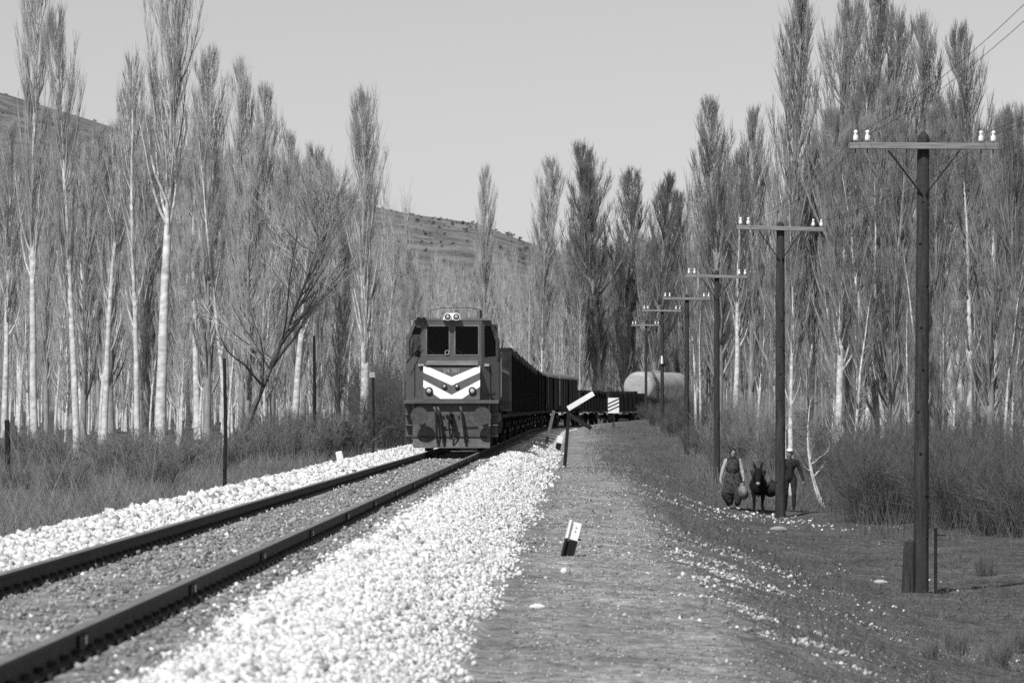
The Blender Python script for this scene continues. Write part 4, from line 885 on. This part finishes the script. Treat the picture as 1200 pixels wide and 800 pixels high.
# shrubs
def shrub(kind, xp, Y, h, label, group, wf=1.0): return tree(kind, px(xp, Y), Y, h, label, group, 'bare_shrub', wf, cat='shrub')
i = 0
for xp, Y, h in [(1012, 92, 2.0), (1030, 97, 2.4), (1040, 91, 2.4), (1062, 98, 2.6), (1100, 94, 2.7), (1120, 88, 2.4), (1150, 92, 2.7), (1172, 86, 2.5), (1195, 90, 2.8), (1215, 84, 2.6), (1015, 106, 2.6), (1085, 106, 3.0), (1140, 104, 3.0), (1185, 100, 3.0), (980, 124, 3.0), (1040, 112, 3)]:
    shrub('shrub%d' % (i % 3), xp, Y, h * .8, 'dark twiggy shrub in the thicket around the nearest telegraph pole', 'shrubs of the right thicket', rg_.uniform(.9, 1.2)); i += 1
for xp, Y, h in [(850, 146, 2.2), (908, 146, 2.6), (866, 172, 2.4), (890, 165, 2.6), (838, 172, 2.4), (790, 215, 1.7), (812, 196, 2.0), (772, 240, 1.2), (755, 250, 1.0), (788, 190, 1.2), (768, 222, 1.1), (806, 176, 1.1), (826, 160, 1.3)]:
    shrub(('lshrub%d' % (i % 2)) if 840 < xp < 920 else 'shrub%d' % (i % 3), xp, Y, h, 'twiggy shrub at the grove edge behind the walkers and poles', 'shrubs behind the pole line', rg_.uniform(.8, 1.1)); i += 1
for xp, Y, h in [(305, 112, 1.2), (330, 116, 1.4), (352, 118, 1.4), (378, 122, 1.3), (400, 128, 1.4), (320, 124, 1.5), (365, 130, 1.5), (450, 150, 2.4), (470, 160, 3.2), (458, 175, 3.6), (482, 185, 3.0), (410, 150, 1.5)]:
    shrub(('brush%d' if h < 2 else 'shrub%d') % (i % 2), xp, Y, h, 'dark bushy shrub between the leaning tree and the locomotive', 'shrubs left of the locomotive', rg_.uniform(.9, 1.3)); i += 1
for k in range(24):
    Y = rg_.uniform(66, 120); xp = rg_.uniform(-20, 255); X = px(xp, Y)
    if X - float(Xt(Y)) > -4.2: continue
    tree('brush%d' % (k % 2), X, Y, rg_.uniform(.3, 1.15), 'low leafless bush in the brush beside the left ballast', 'low bushes in the left brush', 'low_bush', rg_.uniform(.9, 1.4), cat='shrub')
for xp, Y, h, w_ in [(1120, 45, .32, .7), (1165, 44, .4, .8), (1192, 47, .36, .7), (1090, 41.5, .22, .7)]:
    tree('brush1', px(xp, Y), Y, h, 'low dark scrubby bush in the lower right corner of the slope', 'scrubby bushes on the near slope', 'low_bush', w_, cat='shrub')
p = at(1153, 70); tree('brush0', p[0], p[1], .5, 'small lone bush on the grass right of the nearest pole', None, 'low_bush', .6, cat='shrub')

# ------------------------------------------------------------------ undergrowth and grass (uncountable)
rs = np.random.RandomState(77)
def stems(n, y0, y1, d0, d1, h0, h1, r, tones, lean=.35, thr=-9):
    Y = np.exp(rs.uniform(math.log(y0), math.log(y1), n)); d = rs.uniform(d0, d1, n); d = d + np.abs(rs.normal(size=n)) * .5 * (1 if d0 > 0 else -1) * (np.abs(d - (d0 if d0 > 0 else d1)) < .8); X = Xt(Y) + d
    k = (lump(X, Y, 1.3, 61) + .5 * lump(X, Y, 4, 62)) > thr; X, Y = X[k], Y[k]; n = len(X)
    P0 = np.stack([X, Y, gz(X, Y) - .02], 1); L = rs.uniform(h0, h1, n) * (1 + .5 * lump(X, Y, .8, 63)); D = np.stack([rs.normal(size=n) * lean, rs.normal(size=n) * lean, np.ones(n)], 1); D /= np.linalg.norm(D, axis=1, keepdims=True)
    P1 = P0 + D * L[:, None]; V, F = segs_mesh(P0, P1, np.full(n, r), np.full(n, r * .35), 3); return V, F, np.repeat(np.clip(rs.normal(tones, tones * .3, n), .02, .6), 6)
def join(parts, name, m, label, cat):
    Vs, Fs, Ts, o = [], [], [], 0
    for v, f, t in parts: Vs.append(v); Fs.append(f + o); Ts.append(t); o += len(v)
    tag(obj(name, np_mesh(name, np.concatenate(Vs), np.concatenate(Fs), m, np.concatenate(Ts))), label, cat, kind='stuff')
join([stems(34000, 38, 130, -16, -3.0, .1, .5, .004, .22, .5, -.5), stems(5000, 60, 150, -22, -4, .4, 1.2, .005, .26, .3, .0), stems(12000, 36, 90, -6, -2.9, .08, .3, .0035, .24, .7)], 'undergrowth', 'dry', 'dry brushwood and dead stalks left of the track', 'undergrowth')
join([stems(9000, 80, 180, 9.3, 26, .3, 1.2, .005, .13, .3), stems(9000, 108, 220, 7.4, 24, .2, .8, .006, .22, .35)], 'thicket_stalks', 'dry', 'dry stalks filling the ground under the right hand grove', 'undergrowth')
join([stems(26000, 22, 60, 4.6, 11.5, .03, .12, .0035, .14, .8), stems(5000, 22, 60, 5.2, 11.5, .08, .25, .0035, .2, .7, .2), stems(16000, 55, 130, 4.4, 12, .05, .15, .006, .13, .8), stems(12000, 100, 235, 3.6, 12, .06, .22, .009, .14, .8), stems(5000, 22, 70, 2.9, 4.8, .02, .05, .003, .18, .9, .1), stems(1600, 26, 60, 6.5, 11.5, .15, .45, .0035, .2, .6, .25)],
     'grass', 'dry', 'short dry grass on the slope and meadow right of the path', 'grass')
